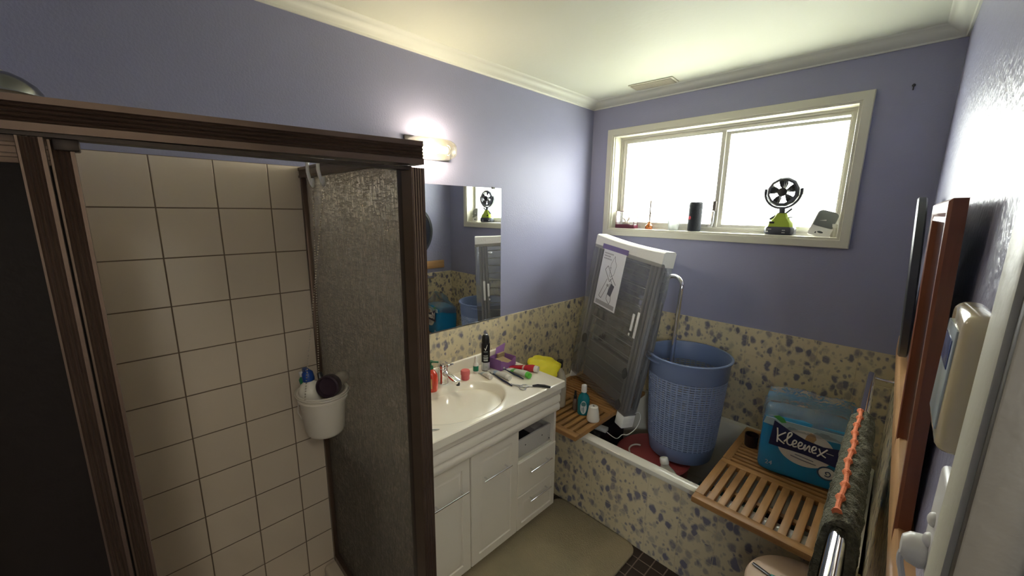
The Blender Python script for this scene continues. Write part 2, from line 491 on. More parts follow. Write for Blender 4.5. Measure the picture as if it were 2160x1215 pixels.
# wall hook high on the back wall
h = MB(); h.lathe([(0, 0), (.006, 0), (.006, .003), (.0025, .004), (.0025, .012), (.004, .014), (0, .016)], n=12, M=Matrix.Translation((1.548, 0, 2.163)) @ Matrix.Rotation(R(90), 4, 'X'))
h.tube([(1.548, -.014, 2.163), (1.548, -.017, 2.155), (1.548, -.012, 2.143), (1.548, -.008, 2.145)], .0022, 6)
tag(h.build('wall_hook', m_dark), 'tiny dark screw hook on the blue wall right of the window', 'hook')

# ------------------------------------------------------------------ window
w = MB()
put = lambda u, v, h: (u, -h, v)
rect_sweep(w, .127, 1.435, 1.4866, 2.1688, [(0, 0), (0, .014), (.003, .017), (.036, .017), (.038, .012), (.048, .012), (.050, .0), ], put)
win = struct(w.build('window_1', m_white_paint), 'wide white framed sliding window with frosted panes', 'window')
b = MB(); t = .007
b.box((WX0, 0, WZ0), (WX1, .118, WZ0 + t)).box((WX0, 0, WZ1 - t), (WX1, .118, WZ1)).box((WX0, 0, WZ0 + t), (WX0 + t, .118, WZ1 - t)).box((WX1 - t, 0, WZ0 + t), (WX1, .118, WZ1 - t))
b.build('window_reveal', m_white_paint, win)
b = MB(); b.box((WX0 + t, -.008, WZ0 + t - .002), (WX1 - t, .075, WZ0 + t + .003), .001)
b.build('window_sill', P('sill_gloss', (.72, .69, .60), rough=.18), win)
FX0, FX1, FZ0, FZ1 = WX0 + t, WX1 - t, WZ0 + t, WZ1 - t
b = MB()
rect_sweep(b, FX0, FX1, FZ0, FZ1, [(0, -.072), (.012, -.072), (.013, -.078), (.022, -.078), (.023, -.072), (.030, -.072), (.030, -.112), (0, -.112)], put, True)
b.build('aluminium_frame', m_alu, win)
XM = .815
def sash(x0, x1, z0, z1, y, name, wl_=.022, wr_=.022):
    b = MB()
    b.box((x0, y, z0), (x0 + wl_, y + .014, z1), .002).box((x1 - wr_, y, z0), (x1, y + .014, z1), .002)
    b.box((x0 + wl_, y, z0), (x1 - wr_, y + .014, z0 + .020), .002).box((x0 + wl_, y, z1 - .016), (x1 - wr_, y + .014, z1), .002)
    s = b.build(name, m_alu, win)
    MB().box((x0 + wl_ - .004, y + .005, z0 + .016), (x1 - wr_ + .004, y + .009, z1 - .012)).build('pane', m_pane, s)
    return s
s1 = sash(FX0 + .026, XM + .012, FZ0 + .026, FZ1 - .022, .078, 'window_sash', .016, .022)
s2 = sash(XM + .006, FX1 - .012, FZ0 + .026, FZ1 - .034, .094, 'window_sash', .026, .018)
b = MB(); b.box((XM - .014, .062, 1.655), (XM + .004, .078, 1.71), .003)
b.build('latch_grip', P('latch_bronze', (.12, .10, .09), rough=.4), win)
b = MB(); b.box((XM - .016, .060, 1.575), (XM - .001, .078, 1.652), .003).box((XM - .030, .058, 1.560), (XM - .004, .076, 1.580), .003)
b.build('latch_body', m_steel, win)

# outside: pale brick side of the opening, ground, shrub
b = MB(); b.box((WX0 - .1, .12, 1.3), (WX0 + .012, .24, 2.3)).box((WX1 - .002, .12, 1.3), (WX1 + .12, .24, 2.3)).box((WX0 - .1, .12, 2.13), (WX1 + .1, .24, 2.36))
struct(b.build('trim_3', P('orange_brick', (.42, .24, .12), rough=.8, bump=(30, .5), vary=(25, (.30, .15, .08), .8))), 'orange brick edge outside the window', 'brickwork')
struct(MB().box((-6, .25, -.6), (8, 9, -.5)).build('ground', P('dry_grass', (.30, .28, .10), rough=.9, vary=(3, (.18, .20, .06), 1))))
b = MB(); b.ball((0, 0, 0), 1.0, 48, 32, (1.7, .5, 1.0))
for v_ in b.bm.verts:
    n_ = noise.noise(v_.co * 3.1) * .16 + noise.noise(v_.co * 11) * .07
    v_.co *= 1 + n_
sh = b.build('garden_shrub', P('yellow_green_leaves', (.42, .38, .16), rough=.8, vary=(14, (.24, .26, .08), 1), bump=(40, 1)), loc=(2.35, 3.3, .95))
tag(sh, 'blurred yellow green shrub outside the right window pane', 'shrub')

# ------------------------------------------------------------------ doorway on the right
m_arch = P('cream_door_trim', (.52, .50, .40), rough=.45, bump=(60, .08))
b = MB()
xw = WR(YD)
b.box((xw - .017, YD, 0), (xw, YD + .075, 2.10), .004)
b.box((xw - .017, YF, 2.03), (WR(YF), YD, 2.10), .003)
d = struct(b.build('door_1', m_arch), 'cream door architrave at the right edge', 'door frame')
m_jamb_shaded = P('jamb_paint_shaded', (.070, .058, .042), rough=.5, bump=(60, .08))  # trim paint with the doorway shade put into its colour
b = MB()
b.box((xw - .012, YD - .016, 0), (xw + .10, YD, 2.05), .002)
b.build('door_jamb', m_jamb_shaded, d)
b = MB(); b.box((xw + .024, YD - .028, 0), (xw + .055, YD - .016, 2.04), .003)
b.build('door_stop', m_jamb_shaded, d)
# ------------------------------------------------------------------ shower enclosure
YS = -1.866          # plane of the return panel
sh = thing('shower_enclosure', 'bronze framed corner shower enclosure with textured glass side', 'shower enclosure', (.77, -2.2, 0))
L0 = Vector((.77, -2.2, 0))
class W(MB):
    """builder that works in room coordinates and stores them relative to an origin"""
    def __init__(self, o): super().__init__(); self.o = Vector(o)
    def build(self, name, m, parent=None, **k):
        bmesh.ops.translate(self.bm, vec=-self.o, verts=self.bm.verts[:])
        return super().build(name, m, parent, **k)
def ribbed_profile(w0, w1, depth, n, e0=.14, e1=.14, amp=.0048):
    """points across a rail face with n rounded flutes between two flat bands"""
    pts = [(w0, 0), (w0, depth)]
    W_ = (w1 - w0); a0 = w0 + e0 * W_; st = (W_ * (1 - e0 - e1)) / n
    pts.append((a0, depth))
    for k in range(n):
        for i in range(1, 7):
            u = i / 6
            pts.append((a0 + (k + u) * st, depth - amp * math.sin(PI * u)))
    pts += [(w1, depth), (w1, 0)]
    return pts
# header along the front: profile in (z, x)
b = W(L0)
b.rings([[(.755 + d_, y, z) for z, d_ in ribbed_profile(za, zb_, .045, 4, .24, .20)] for y, za, zb_ in ((-2.562, 1.7350, 1.7775), (-1.853, 1.7455, 1.7975))])
b.build('header_rail', m_bronze, sh)
b = W(L0); b.box((.762, -2.562, 1.7315), (.793, -1.888, 1.7375)); b.box((.762,-2.43,1.716),(.79,-2.405,1.7320),.002)
b.build('header_track', m_bronze_d, sh)
# corner post
b = W(L0)
pr = ribbed_profile(-1.888, -1.853, .045, 4, .1, .16, .0035)
b.rings([[(.755 + d_, y, z) for y, d_ in pr] for z in (.086, 1.737)])
b.build('corner_post', m_bronze, sh)
b = W(L0); b.box((.722, -1.882, .12), (.756, -1.860, 1.745), .001)
b.build('panel_flange', m_bronze_d, sh)
# return side
b = W(L0); b.box((.006, -1.886, 1.752), (.757, -1.856, 1.788), .003); b.box((.006, -1.888, 1.752), (.757, -1.884, 1.760)).box((.006, -1.888, 1.778), (.757, -1.884, 1.788))
b.build('return_rail', m_bronze, sh)
b = W(L0); b.box((.0065, -1.884, .086), (.026, -1.858, 1.752), .002)
b.build('wall_channel', m_bronze, sh)
b = W(L0); b.box((.026, -1.884, .086), (.756, -1.856, .118), .002)
b.build('bottom_rail', m_bronze, sh)
b = W(L0); b.box((.02, YS - .0025, .112), (.73, YS + .0025, 1.758))
g = b.build('side_glass', m_obs, sh, label='textured bronze glass side panel')
# sliding leaves at the near end
def leaf(x, y0, y1, name, ribs=3):
    b = W(L0)
    pr = ribbed_profile(y1 - .024, y1, .014, ribs, .1, .18, .0035)
    b.rings([[(x - .014 + d_, y, z) for y, d_ in pr] for z in (.12, 1.730)])
    b.box((x - .012, y0, .12), (x - .002, y1 - .024, .155), .001)
    b.box((x - .012, y0, 1.695), (x - .002, y1 - .024, 1.730), .001).box((x - .003, y0, 1.702), (x, y1 - .024, 1.708), .001).box((x - .003, y0, 1.716), (x, y1 - .024, 1.722), .001)
    f = b.build(name, m_bronze, sh)
    b = W(L0); b.box((x - .009, y0, .15), (x - .004, y1 - .023, 1.70))
    b.build('door_pane', m_dglass, f)
    return f
leaf(.800, -2.562, -2.437, 'sliding_door')
leaf(.782, -2.562, -2.411, 'sliding_door')
b = W(L0); b.box((.755, -2.562, .086), (.80, -1.888, .119), .003)
b.build('threshold_rail', m_bronze, sh)

# shower tray
m_tray = P('cream_shower_tray', (.60, .52, .42), rough=.3)
b = MB()
b.box((.007, -1.93, 0), (.80, -1.845, .085), .016, 4).box((.73, YF + .007, 0), (.815, -1.93, .085), .016, 4)
b.box((.007, YF + .007, 0), (.73, -1.93, .022))
tag(b.build('shower_tray', m_tray), 'cream shower tray ledge under the textured glass', 'shower tray')

# shower rose
t = thing('shower_rose', 'chrome shower rose above the header rail at far left', 'shower head', (.20, -2.518, 1.888))
b = MB(); b.lathe([(0, .036), (.014, .034), (.03, .026), (.047, .012), (.055, -.002), (.055, -.01), (.05, -.012), (0, -.012)], n=32)
b.build('rose_head', P('dull_chrome', (.30, .31, .30), rough=.22, metal=1), t)
b = MB(); b.tube([(0, 0, .03), (0, -.01, .040), (0, -.05, .030), (0, -.094, .020)], .008, 10)
b.build('shower_arm', m_chrome, t)

# caddy bucket hanging from the rail: hooks, chains, bucket, bottles
BX, BY, BZ = .312, -1.966, .893      # bottom centre of bucket
bk = thing('hanging_bucket', 'white plastic bucket hanging from hooks inside the shower', 'bucket', (BX, BY, BZ), (0, 0, 0))
m_buck = P('worn_white_plastic', (.66, .61, .52), rough=.4, sss=0)
b = MB()
b.lathe([(0, 0), (.054, 0), (.062, .004), (.067, .014), (.078, .122), (.084, .124), (.085, .131), (.080, .134), (.080, .140), (.086, .142), (.087, .152), (.083, .154), (.078, .152), (.075, .122), (.065, .012), (.052, .006), (0, .006)], n=48, sx=1, sy=.90)
b.build('bucket_body', m_buck, bk)
b = MB(); b.torus((0, 0, .148), .094, .0022, 'z', 40, 6, sy=.86, M=Matrix.Translation((0, 0, .0)))
hp = [(.093 * math.cos(a), .093 * .86 * math.sin(a), .12 - .09 * math.sin(a - R(200)) ) for a in [R(200 + 180 * k / 20) for k in range(21)]]
hp = [( -.09 + .0 * k, 0, 0) for k in range(2)]
b.tube([(-.09, -.03, .15), (-.112, -.045, .10), (-.115, -.05, .04), (-.095, -.045, .02), (-.085, -.04, .06)], .0026, 8)
b.build('bucket_handle', m_buck, bk)
def put_in_bucket(name, bm, mat, lab, cat, loc, rot=(0, 0, 0)):
    o = bm.build(name, mat, None, loc=loc, rot=rot); tag(o, lab, cat); return o
# white bottle with blue trigger cap
t = thing('pump_bottle', 'white squeeze bottle with blue flip cap in hanging bucket', 'bottle', (BX - .020, BY - .016, BZ + .014), (R(4), R(-6), 0))
b = MB(); b.lathe([(0, 0), (.034, 0), (.038, .006), (.038, .115), (.037, .14), (.027, .158), (.016, .167), (.014, .172), (0, .172)], n=32)
b.build('bottle_body', P('milk_white_bottle', (.78, .74, .64), rough=.3), t)
b = MB(); b.lathe([(0, .168), (.018, .168), (.019, .176), (.017, .196), (.012, .202), (0, .203)], n=20)
b.box((-.030, -.007, .196), (.008, .007, .210), .004).box((-.036, -.006, .184), (-.026, .006, .206), .003)
b.build('trigger_cap', P('blue_cap', (.012, .055, .27), rough=.4), t)
# dark end cup with pale tube
b = MB(); M_ = Matrix.Rotation(R(-62), 4, 'X') @ Matrix.Rotation(R(28), 4, 'Y')
t = thing('hair_tube', 'pale tube with round black end lying across bucket top', 'tube bottle', (BX + .030, BY + .030, BZ + .178), (0, 0, 0))
M_ = Vector((.62, -.62, .12)).to_track_quat('Z', 'X').to_matrix().to_4x4()
b = MB(); b.lathe([(.014, -.085), (.018, -.08), (.022, -.05), (.024, -.01), (.031, .018), (0, .018)], n=28, M=M_)
b.build('tube_body', P('pearl_grey_plastic', (.52, .47, .40), rough=.3), t)
b = MB(); b.lathe([(.032, .018), (.036, .024), (.037, .052), (.033, .056), (.030, .040), (0, .038)], n=28, M=M_)
b.build('tube_cap', P('dark_purple_cap', (.035, .02, .03), rough=.4), t)
# green small bottle and black brush
t = thing('green_tube', 'green and white squeeze tube at left of hanging bucket', 'tube', (BX - .080, BY - .020, BZ + .120), (R(8), R(-16), 0))
b = MB(); b.lathe([(0, 0), (.014, 0), (.016, .004), (.016, .052), (.010, .060), (0, .061)], n=18)
b.build('tube_body', P('green_plastic', (.02, .22, .10), rough=.4), t)
b = MB(); b.lathe([(.009, .060), (.010, .062), (.009, .078), (0, .079)], n=14)
b.build('tube_cap', m_white, t)
b = MB(); b.bar((0, 0, 0), (.012, 0, .075), .022, .016, (0, 1, 0), .005)
tag(b.build('black_razor', m_black, loc=(BX - .058, BY + .022, BZ + .11), rot=(0, R(-30), 0)), 'black grip behind the blue cap in hanging bucket', 'razor')

m_bead = P('bead_chain_steel', (.75, .70, .60), rough=.3, metal=1)
def hook_and_chain(x, zt, foot, lab, lab2):
    """white S hook over the return rail; bead chain down to the bucket rim"""
    b = MB()
    y = YS
    pts = [(x + .004, y + .030, 1.770)] + [(x, y + .034 * math.cos(a), 1.790 + .020 * math.sin(a)) for a in [PI * k / 12 for k in range(13)]]
    pts += [(x + .001, y - .035, 1.765), (x + .004, y - .032, 1.742), (x + .009, y - .028, 1.724), (x + .015, y - .027, 1.717), (x + .021, y - .028, 1.726), (x + .023, y - .029, 1.742)]
    b.tube(pts, .0058, 12)
    h = b.build('s_hook', m_white, loc=None)
    # move origin to hook
    bmesh_shift(h, Vector((x, y, 1.79)))
    tag(h, lab, 'hook', 'white hooks over the shower rail')
    a = Vector((x + .015, y - .027, 1.712)); f = Vector(foot)
    L = (f - a).length; n = int(L / .0085)
    b = MB()
    for k in range(n + 1):
        p = a.lerp(f, k / n)
        q = bmesh.ops.create_icosphere(b.bm, subdivisions=1, radius=.0026)
        bmesh.ops.translate(b.bm, vec=p - a, verts=q['verts'])
    c = b.build('bead_chain', m_bead, loc=a)
    tag(c, lab2, 'chain', 'bead chains holding the bucket')
def bmesh_shift(o, v):
    o.data.transform(Matrix.Translation(-v)); o.location = v
hook_and_chain(.150, 0, (BX - .088, BY + .02, BZ + .155), 'white plastic S hook on the shower rail nearest the tiled wall', 'left bead chain from shower hook down to white bucket')
hook_and_chain(.250, 0, (BX + .050, BY - .070, BZ + .158), 'white plastic S hook on the shower rail nearer the post', 'right bead chain from shower hook down to white bucket')

# ------------------------------------------------------------------ mirror and lamp
t = thing('bathroom_mirror', 'frameless rectangular wall mirror above the basin', 'mirror', (0, -1.25, 1.40))
b = MB(); b.box((0, -1.69 + 1.25, 1.034 - 1.40), (.005, -.861 + 1.25, 1.761 - 1.40))
b.build('mirror_glass', m_mirror, t)
b = MB(); b.box((0, -1.70 + 1.25, 1.030 - 1.40), (.008, -.859 + 1.25, 1.0345 - 1.40), .001)
b.build('mirror_channel', m_dark, t)
for y in (-.92, -1.4):
    b = MB(); b.box((0, y + 1.25 - .012, 1.755 - 1.40), (.008, y + 1.25 + .012, 1.766 - 1.40), .001)
    b.build('mirror_clip', m_dark, t)

LY, LZ = -1.325, 1.915
t = thing('wall_lamp', 'lit oblong glass wall lamp above the mirror', 'wall lamp', (0, LY, LZ))
b = MB(); b.box((0, -.122, -.046), (.010, .120, .050), .005)
b.build('lamp_base', P('grey_lamp_base', (.05, .045, .045), rough=.5), t)
# glass shade: rounded oblong shell open towards the wall
def shell(mb, hy, hz, dx, th=.0, n=28):
    rr = []
    for x, s in ((.012, 1.0), (.03, 1.0), (dx * .62, .985), (dx * .85, .93), (dx * .96, .82), (dx, .6), (dx + .001, .0001)):
        ring = []
        for k in range(n):
            a = 2 * PI * k / n
            c, s_ = math.cos(a), math.sin(a)
            p = 3.2
            rr_ = (abs(c) ** p + abs(s_) ** p) ** (-1 / p)
            ring.append((x, hy * s * rr_ * c, hz * s * rr_ * s_))
        rr.append(ring)
    mb.rings(rr, False, False)
b = MB(); shell(b, .126, .048, .085)
b.build('glass_shade', m_glass_lamp, t)
b = MB(); b.tube([(.052, .035, 0), (.052, .072, -.002)], [.017, .018], 20)
b.build('lamp_holder', P('grey_lamp_holder', (.35, .34, .33), rough=.5), t)
b = MB(); M_ = Matrix.Rotation(R(90), 4, 'X')
b.lathe([(.013, -.040), (.016, -.03), (.024, -.012), (.031, .012), (.032, .03), (.027, .046), (.015, .057), (0, .060)], n=24, M=Matrix.Translation((.052, 0, 0)) @ M_)
b.build('lamp_bulb', P('bulb_glow', (1, 1, 1), emit=((1, .90, .70), 14.0)), t)
b = MB(); b.torus((.047, .078, 0), .022, .0018, 'x', 24, 6, a0=-PI / 2, a1=PI / 2)
b.build('shade_ring', m_white, t)

# ------------------------------------------------------------------ vanity
YV0, YV1, XF = -1.755, -.866, .450
TOPZ = .785
vn = thing('vanity_cabinet', 'white bathroom vanity cabinet with panelled doors and chrome bar handles', 'cabinet', (0, -1.31, 0))
L1 = Vector((0, -1.31, 0))
b = W(L1)
b.box((.02, YV0, .055), (XF - .018, -1.157 - .008, .62), .001)                # closed body behind doors
b.box((.02, YV1 - .016, .055), (XF - .004, YV1, .62))                            # right side panel
b.box((.02, -1.165, .055), (XF - .004, -1.149, .62))                        # divider
b.box((.02, -1.149, .055), (XF - .018, YV1 - .016, .435))                        # drawer stack body
b.box((.02, -1.149, .435), (.04, YV1 - .016, .62))
b.box((.02, YV0, .62), (XF - .004, YV0 + .016, .745)).box((.02, YV1 - .016, .62), (XF - .004, YV1, .745)).box((.02, YV0 + .016, .62), (XF - .004, YV1 - .016, .632)).box((XF - .02, YV0 + .016, .632), (XF - .004, YV1 - .016, .745))
b.build('cabinet_body', m_cab, vn)
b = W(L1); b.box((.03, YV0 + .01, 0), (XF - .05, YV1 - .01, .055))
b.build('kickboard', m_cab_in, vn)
# moulded fascia under the benchtop
b = W(L1)
pf = [(.45, .620), (.462, .620), (.466, .626), (.466, .650), (.461, .656), (.461, .664), (.467, .670), (.467, .700), (.462, .706), (.462, .712), (.470, .720), (.472, .748), (.45, .748)]
b.rings([[(x, y, z) for x, z in pf] for y in (YV0, YV1 + .004)])
b.build('fascia_moulding', m_cab, vn)
def front(y0, y1, z0, z1, name, panel=True, inset=.042):
    b = W(L1)
    pu = lambda u, v, h: (XF + h, u, v)
    rect_sweep(b, y0, y1, z0, z1, [(0, -.014), (0, .0), (.003, .003)], pu)
    if panel:
        i = inset
        pts = [(.003, .003), (i, .003), (i + .004, -.0015), (i + .009, -.0015), (i + .018, .003)]
    else: pts = [(.003, .003), (.02, .003)]
    rect_sweep(b, y0, y1, z0, z1, pts, pu)
    e = pts[-1][0]
    b.rings([[pu(y0 + e, z0 + e, .003), pu(y1 - e, z0 + e, .003), pu(y1 - e, z1 - e, .003), pu(y0 + e, z1 - e, .003)]], False, True)
    return b.build(name, m_cab, vn)
def handle(par, y0, y1, z):
    b = W(L1)
    b.tube([(XF + .027, y0, z), (XF + .027, y1, z)], .0042, 12)
    for y in (y0 + .022, y1 - .022): b.tube([(XF + .002, y, z), (XF + .027, y, z)], .004, 10)
    b.build('bar_handle', m_chrome, par)
d1 = front(-1.745, -1.451, .058, .616, 'cabinet_door'); handle(d1, -1.650, -1.478, .478)
d2 = front(-1.446, -1.160, .058, .616, 'cabinet_door'); handle(d2, -1.392, -1.222, .478)
r1 = front(-1.156, -.868, .252, .436, 'drawer_front', False); handle(r1, -1.088, -.925, .372)
r2 = front(-1.156, -.868, .058, .248, 'drawer_front', True, .03); handle(r2, -1.088, -.925, .205)
# open top drawer without its front
b = W(L1)
b.box((XF - .034, -1.145, .443), (XF - .024, -.884, .535), .001).box((.05, -1.145, .443), (XF - .034, -1.139, .535)).box((.05, -.890, .443), (XF - .034, -.884, .535)).box((.05, -1.139, .443), (XF - .034, -.890, .449))
dr = b.build('drawer_box', P('grey_drawer_steel', (.50, .49, .47), rough=.4), vn)
for y, z in ((-1.078, .495), (-.952, .495), (-1.138, .452), (-.895, .455)):
    b = W(L1); b.tube([(XF - .025, y, z), (XF - .0232, y, z)], .0035, 10)
    b.build('screw_hole', m_black, dr)
b = MB(); b.box((-.12, -.070, 0), (.12, .070, .05), .006)
tag(b.build('dark_pouch', m_black, loc=(.27, -1.058, .4495), rot=(0, 0, .04)), 'dark pouch inside the open vanity drawer', 'pouch')
b = MB(); b.box((-.10, -.034, 0), (.10, .034, .065), .003)
tag(b.build('grey_packet', P('grey_card', (.32, .30, .30), rough=.6), loc=(.28, -.928, .4495)), 'grey packet at the right of the open drawer', 'packet')

# benchtop with moulded oval basin
tp = thing('vanity_benchtop', 'glossy cream benchtop with moulded oval basin', 'benchtop', (.24, -1.31, TOPZ))
bx0, bx1, by0, by1 = .006, .482, -1.765, -.846
cx, cy, ax, ay = .282, -1.372, .168, .238
N = 96
def rect_pt(a):
    c, s = math.cos(a), math.sin(a)
    t_ = min(((bx1 if c > 0 else bx0) - cx) / c if abs(c) > 1e-9 else 1e9, ((by1 if s > 0 else by0) - cy) / s if abs(s) > 1e-9 else 1e9)
    return (cx + c * t_, cy + s * t_)
# angles incl. the exact corners
angs = sorted([2 * PI * k / N for k in range(N)] + [math.atan2(yy - cy, xx - cx) % (2 * PI) for xx in (bx0, bx1) for yy in (by0, by1)])
rect = [rect_pt(a) for a in angs]
ell = lambda s, z, dx=0: [(cx + dx + ax * s * math.cos(a) , cy + ay * s * math.sin(a), z) for a in angs]
Z = 0
b = W((.24, -1.31, 0))
rings_ = [[(x, y, TOPZ - .036) for x, y in rect], [(x, y, TOPZ - .004) for x, y in rect]]
inn = [(min(max(x, bx0 + .004), bx1 - .004), min(max(y, by0 + .004), by1 - .004)) for x, y in rect]
rings_.append([(x, y, TOPZ) for x, y in inn])
for s, z in ((1.06, 0), (1.02, -.0008), (1.0, -.004), (.97, -.012), (.92, -.035), (.84, -.065), (.70, -.092), (.5, -.108), (.25, -.114), (.10, -.115)):
    rings_.append(ell(s, TOPZ + z))
b.rings(rings_, True, True)
b.build('benchtop_basin', m_top, tp).location = (0, 0, -TOPZ)
b = W((.24, -1.31, 0)); b.box((.006, by0, TOPZ - .01), (.024, by1, .848), .006, 3)
b.build('upstand', m_top, tp).location = (0, 0, -TOPZ)
b = W((.24, -1.31, 0)); b.lathe([(0, -.001), (.019, -.001), (.020, .001), (.017, .002), (.013, -.0005), (0, -.0005)], (cx, cy, TOPZ - .1135), 20)
b.build('drain_ring', m_chrome, tp).location = (0, 0, -TOPZ)

# tap
t = thing('basin_mixer', 'chrome single lever basin mixer tap', 'tap', (.072, -1.318, TOPZ))
b = MB()
b.lathe([(0, 0), (.029, 0), (.029, .004), (.026, .012), (.0245, .05), (.026, .070), (.025, .078), (0, .079)], n=28)
b.bar((.005, 0, .062), (.118, .012, .034), .034, .020, (0, 0, 1), .007)
b.build('tap_body', m_chrome, t)
b = MB(); b.lathe([(.025, .079), (.027, .084), (.026, .100), (.018, .110), (0, .112)], n=24)
b.bar((-.020, 0, .104), (.062, .006, .110), .040, .012, (0, 0, 1), .005)
b.build('tap_lever', m_chrome, t)
b = MB(); b.tube([(.112, .010, .036), (.112, .010, .020)], .009, 14)
b.build('tap_aerator', m_dark, t)
# ------------------------------------------------------------------ bath
YB = -.765
RZ = .470
bt = thing('bathtub', 'white bathtub along the window wall behind spotted tile panel', 'bathtub', (.84, -.38, 0))
Lb = Vector((.84, -.38, 0))
def rr_ring(x0, x1, y0, y1, r, z, n=8):
    pts = []
    for cx_, cy_, a0 in ((x1 - r, y1 - r, 0), (x0 + r, y1 - r, PI / 2), (x0 + r, y0 + r, PI), (x1 - r, y0 + r, 3 * PI / 2)):
        for k in range(n + 1):
            a = a0 + PI / 2 * k / n
            pts.append((cx_ + r * math.cos(a), cy_ + r * math.sin(a), z))
    return pts
b = W(Lb)
X1 = 1.668
rs = [rr_ring(.007, X1, YB, -.007, .006, RZ - .030), rr_ring(.007, X1, YB - .003, -.007, .006, RZ - .022), rr_ring(.007, X1, YB - .002, -.007, .008, RZ - .008),
      rr_ring(.007, X1, YB + .008, -.007, .01, RZ)]
rs += [rr_ring(.06, X1 - .055, YB + .046, -.045, .12, RZ - .001), rr_ring(.068, X1 - .063, YB + .056, -.053, .12, RZ - .012),
       rr_ring(.085, X1 - .08, YB + .070, -.066, .12, .36), rr_ring(.13, X1 - .12, YB + .095, -.09, .12, .15), rr_ring(.18, X1 - .17, YB + .14, -.13, .10, .105), rr_ring(.6, 1.0, -.42, -.34, .03, .10)]
b.rings(rs, False, True)
b.build('bath_shell', m_bath, bt)
b = MB(); b.box((.007, -.752, 0), (1.676, -.742, RZ - .028))
o = b.build('bath_panel', m_spl_f, bt, label='bath front tiled with blue grey spotted tiles'); o.location = (0, 0, 0)
o.data.transform(Matrix.Identity(4))
# keep tile pattern in room coordinates: shift mesh against parent by location
o.location = (-.84, .38, 0)

# ------------------------------------------------------------------ duckboards
def duckboard(name, x0, x1, y0, y1, ysplit, z, lab, n=10):
    t = thing(name, lab, 'duckboard', ((x0 + x1) / 2, (y0 + y1) / 2, z), group='slatted wooden boards across the bath')
    o_ = ((x0 + x1) / 2, (y0 + y1) / 2, 0)
    fw, th = .034, .026
    b = W(o_)
    for ya_, yb_ in ((y0, y0 + fw + .008), (y1 - fw, y1), (ysplit - .018, ysplit + .018)):
        b = W(o_); b.box((x0, ya_, 0), (x1, yb_, th), .004); b.build('cross_rail', m_woodx, t)
    for xa_ in (x0, x1 - fw):
        for ya_, yb_ in ((y0 + fw + .008, ysplit - .018), (ysplit + .018, y1 - fw)):
            b = W(o_); b.box((xa_, ya_, 0), (xa_ + fw, yb_, th), .002); b.build('side_rail', m_wood, t)
    xa, xb = x0 + fw + .013, x1 - fw - .013
    pitch = (xb - xa + .013) / n
    for k in range(n):
        a = xa + k * pitch
        b = W(o_); b.box((a, y0 + fw + .006, .004), (a + pitch - .014, ysplit - .016, th - .001), .0025)
        b.build('slat', m_wood, t)
    ya, yb = ysplit + .018 + .012, y1 - fw - .012
    m_ = 11; pitch = (yb - ya + .012) / m_
    for k in range(m_):
        a = ya + k * pitch
        b = W(o_); b.box((x0 + fw - .002, a, .004), (x1 - fw + .002, a + pitch - .012, th - .001), .0025)
        b.build('slat', m_woodx, t)
    for yy in ((y0 + ysplit) / 2,):
        b = W(o_); b.box((x0 + fw + .02, yy - .012, -.010), (x1 - fw - .035, yy + .012, .004), .002)
        b.build('under_batten', m_woodx, t)
    return t
duckboard('duckboard', .075, .562, -.846, -.085, -.49, RZ + .0005, 'slatted wooden duckboard across the bath beside the vanity, mouthwash on it')
d2 = duckboard('duckboard', 1.147, 1.640, -.846, -.075, -.485, RZ + .0005, 'slatted wooden duckboard across the bath under the blue tissue pack')

ZDB = RZ + .0005 + .026   # board top
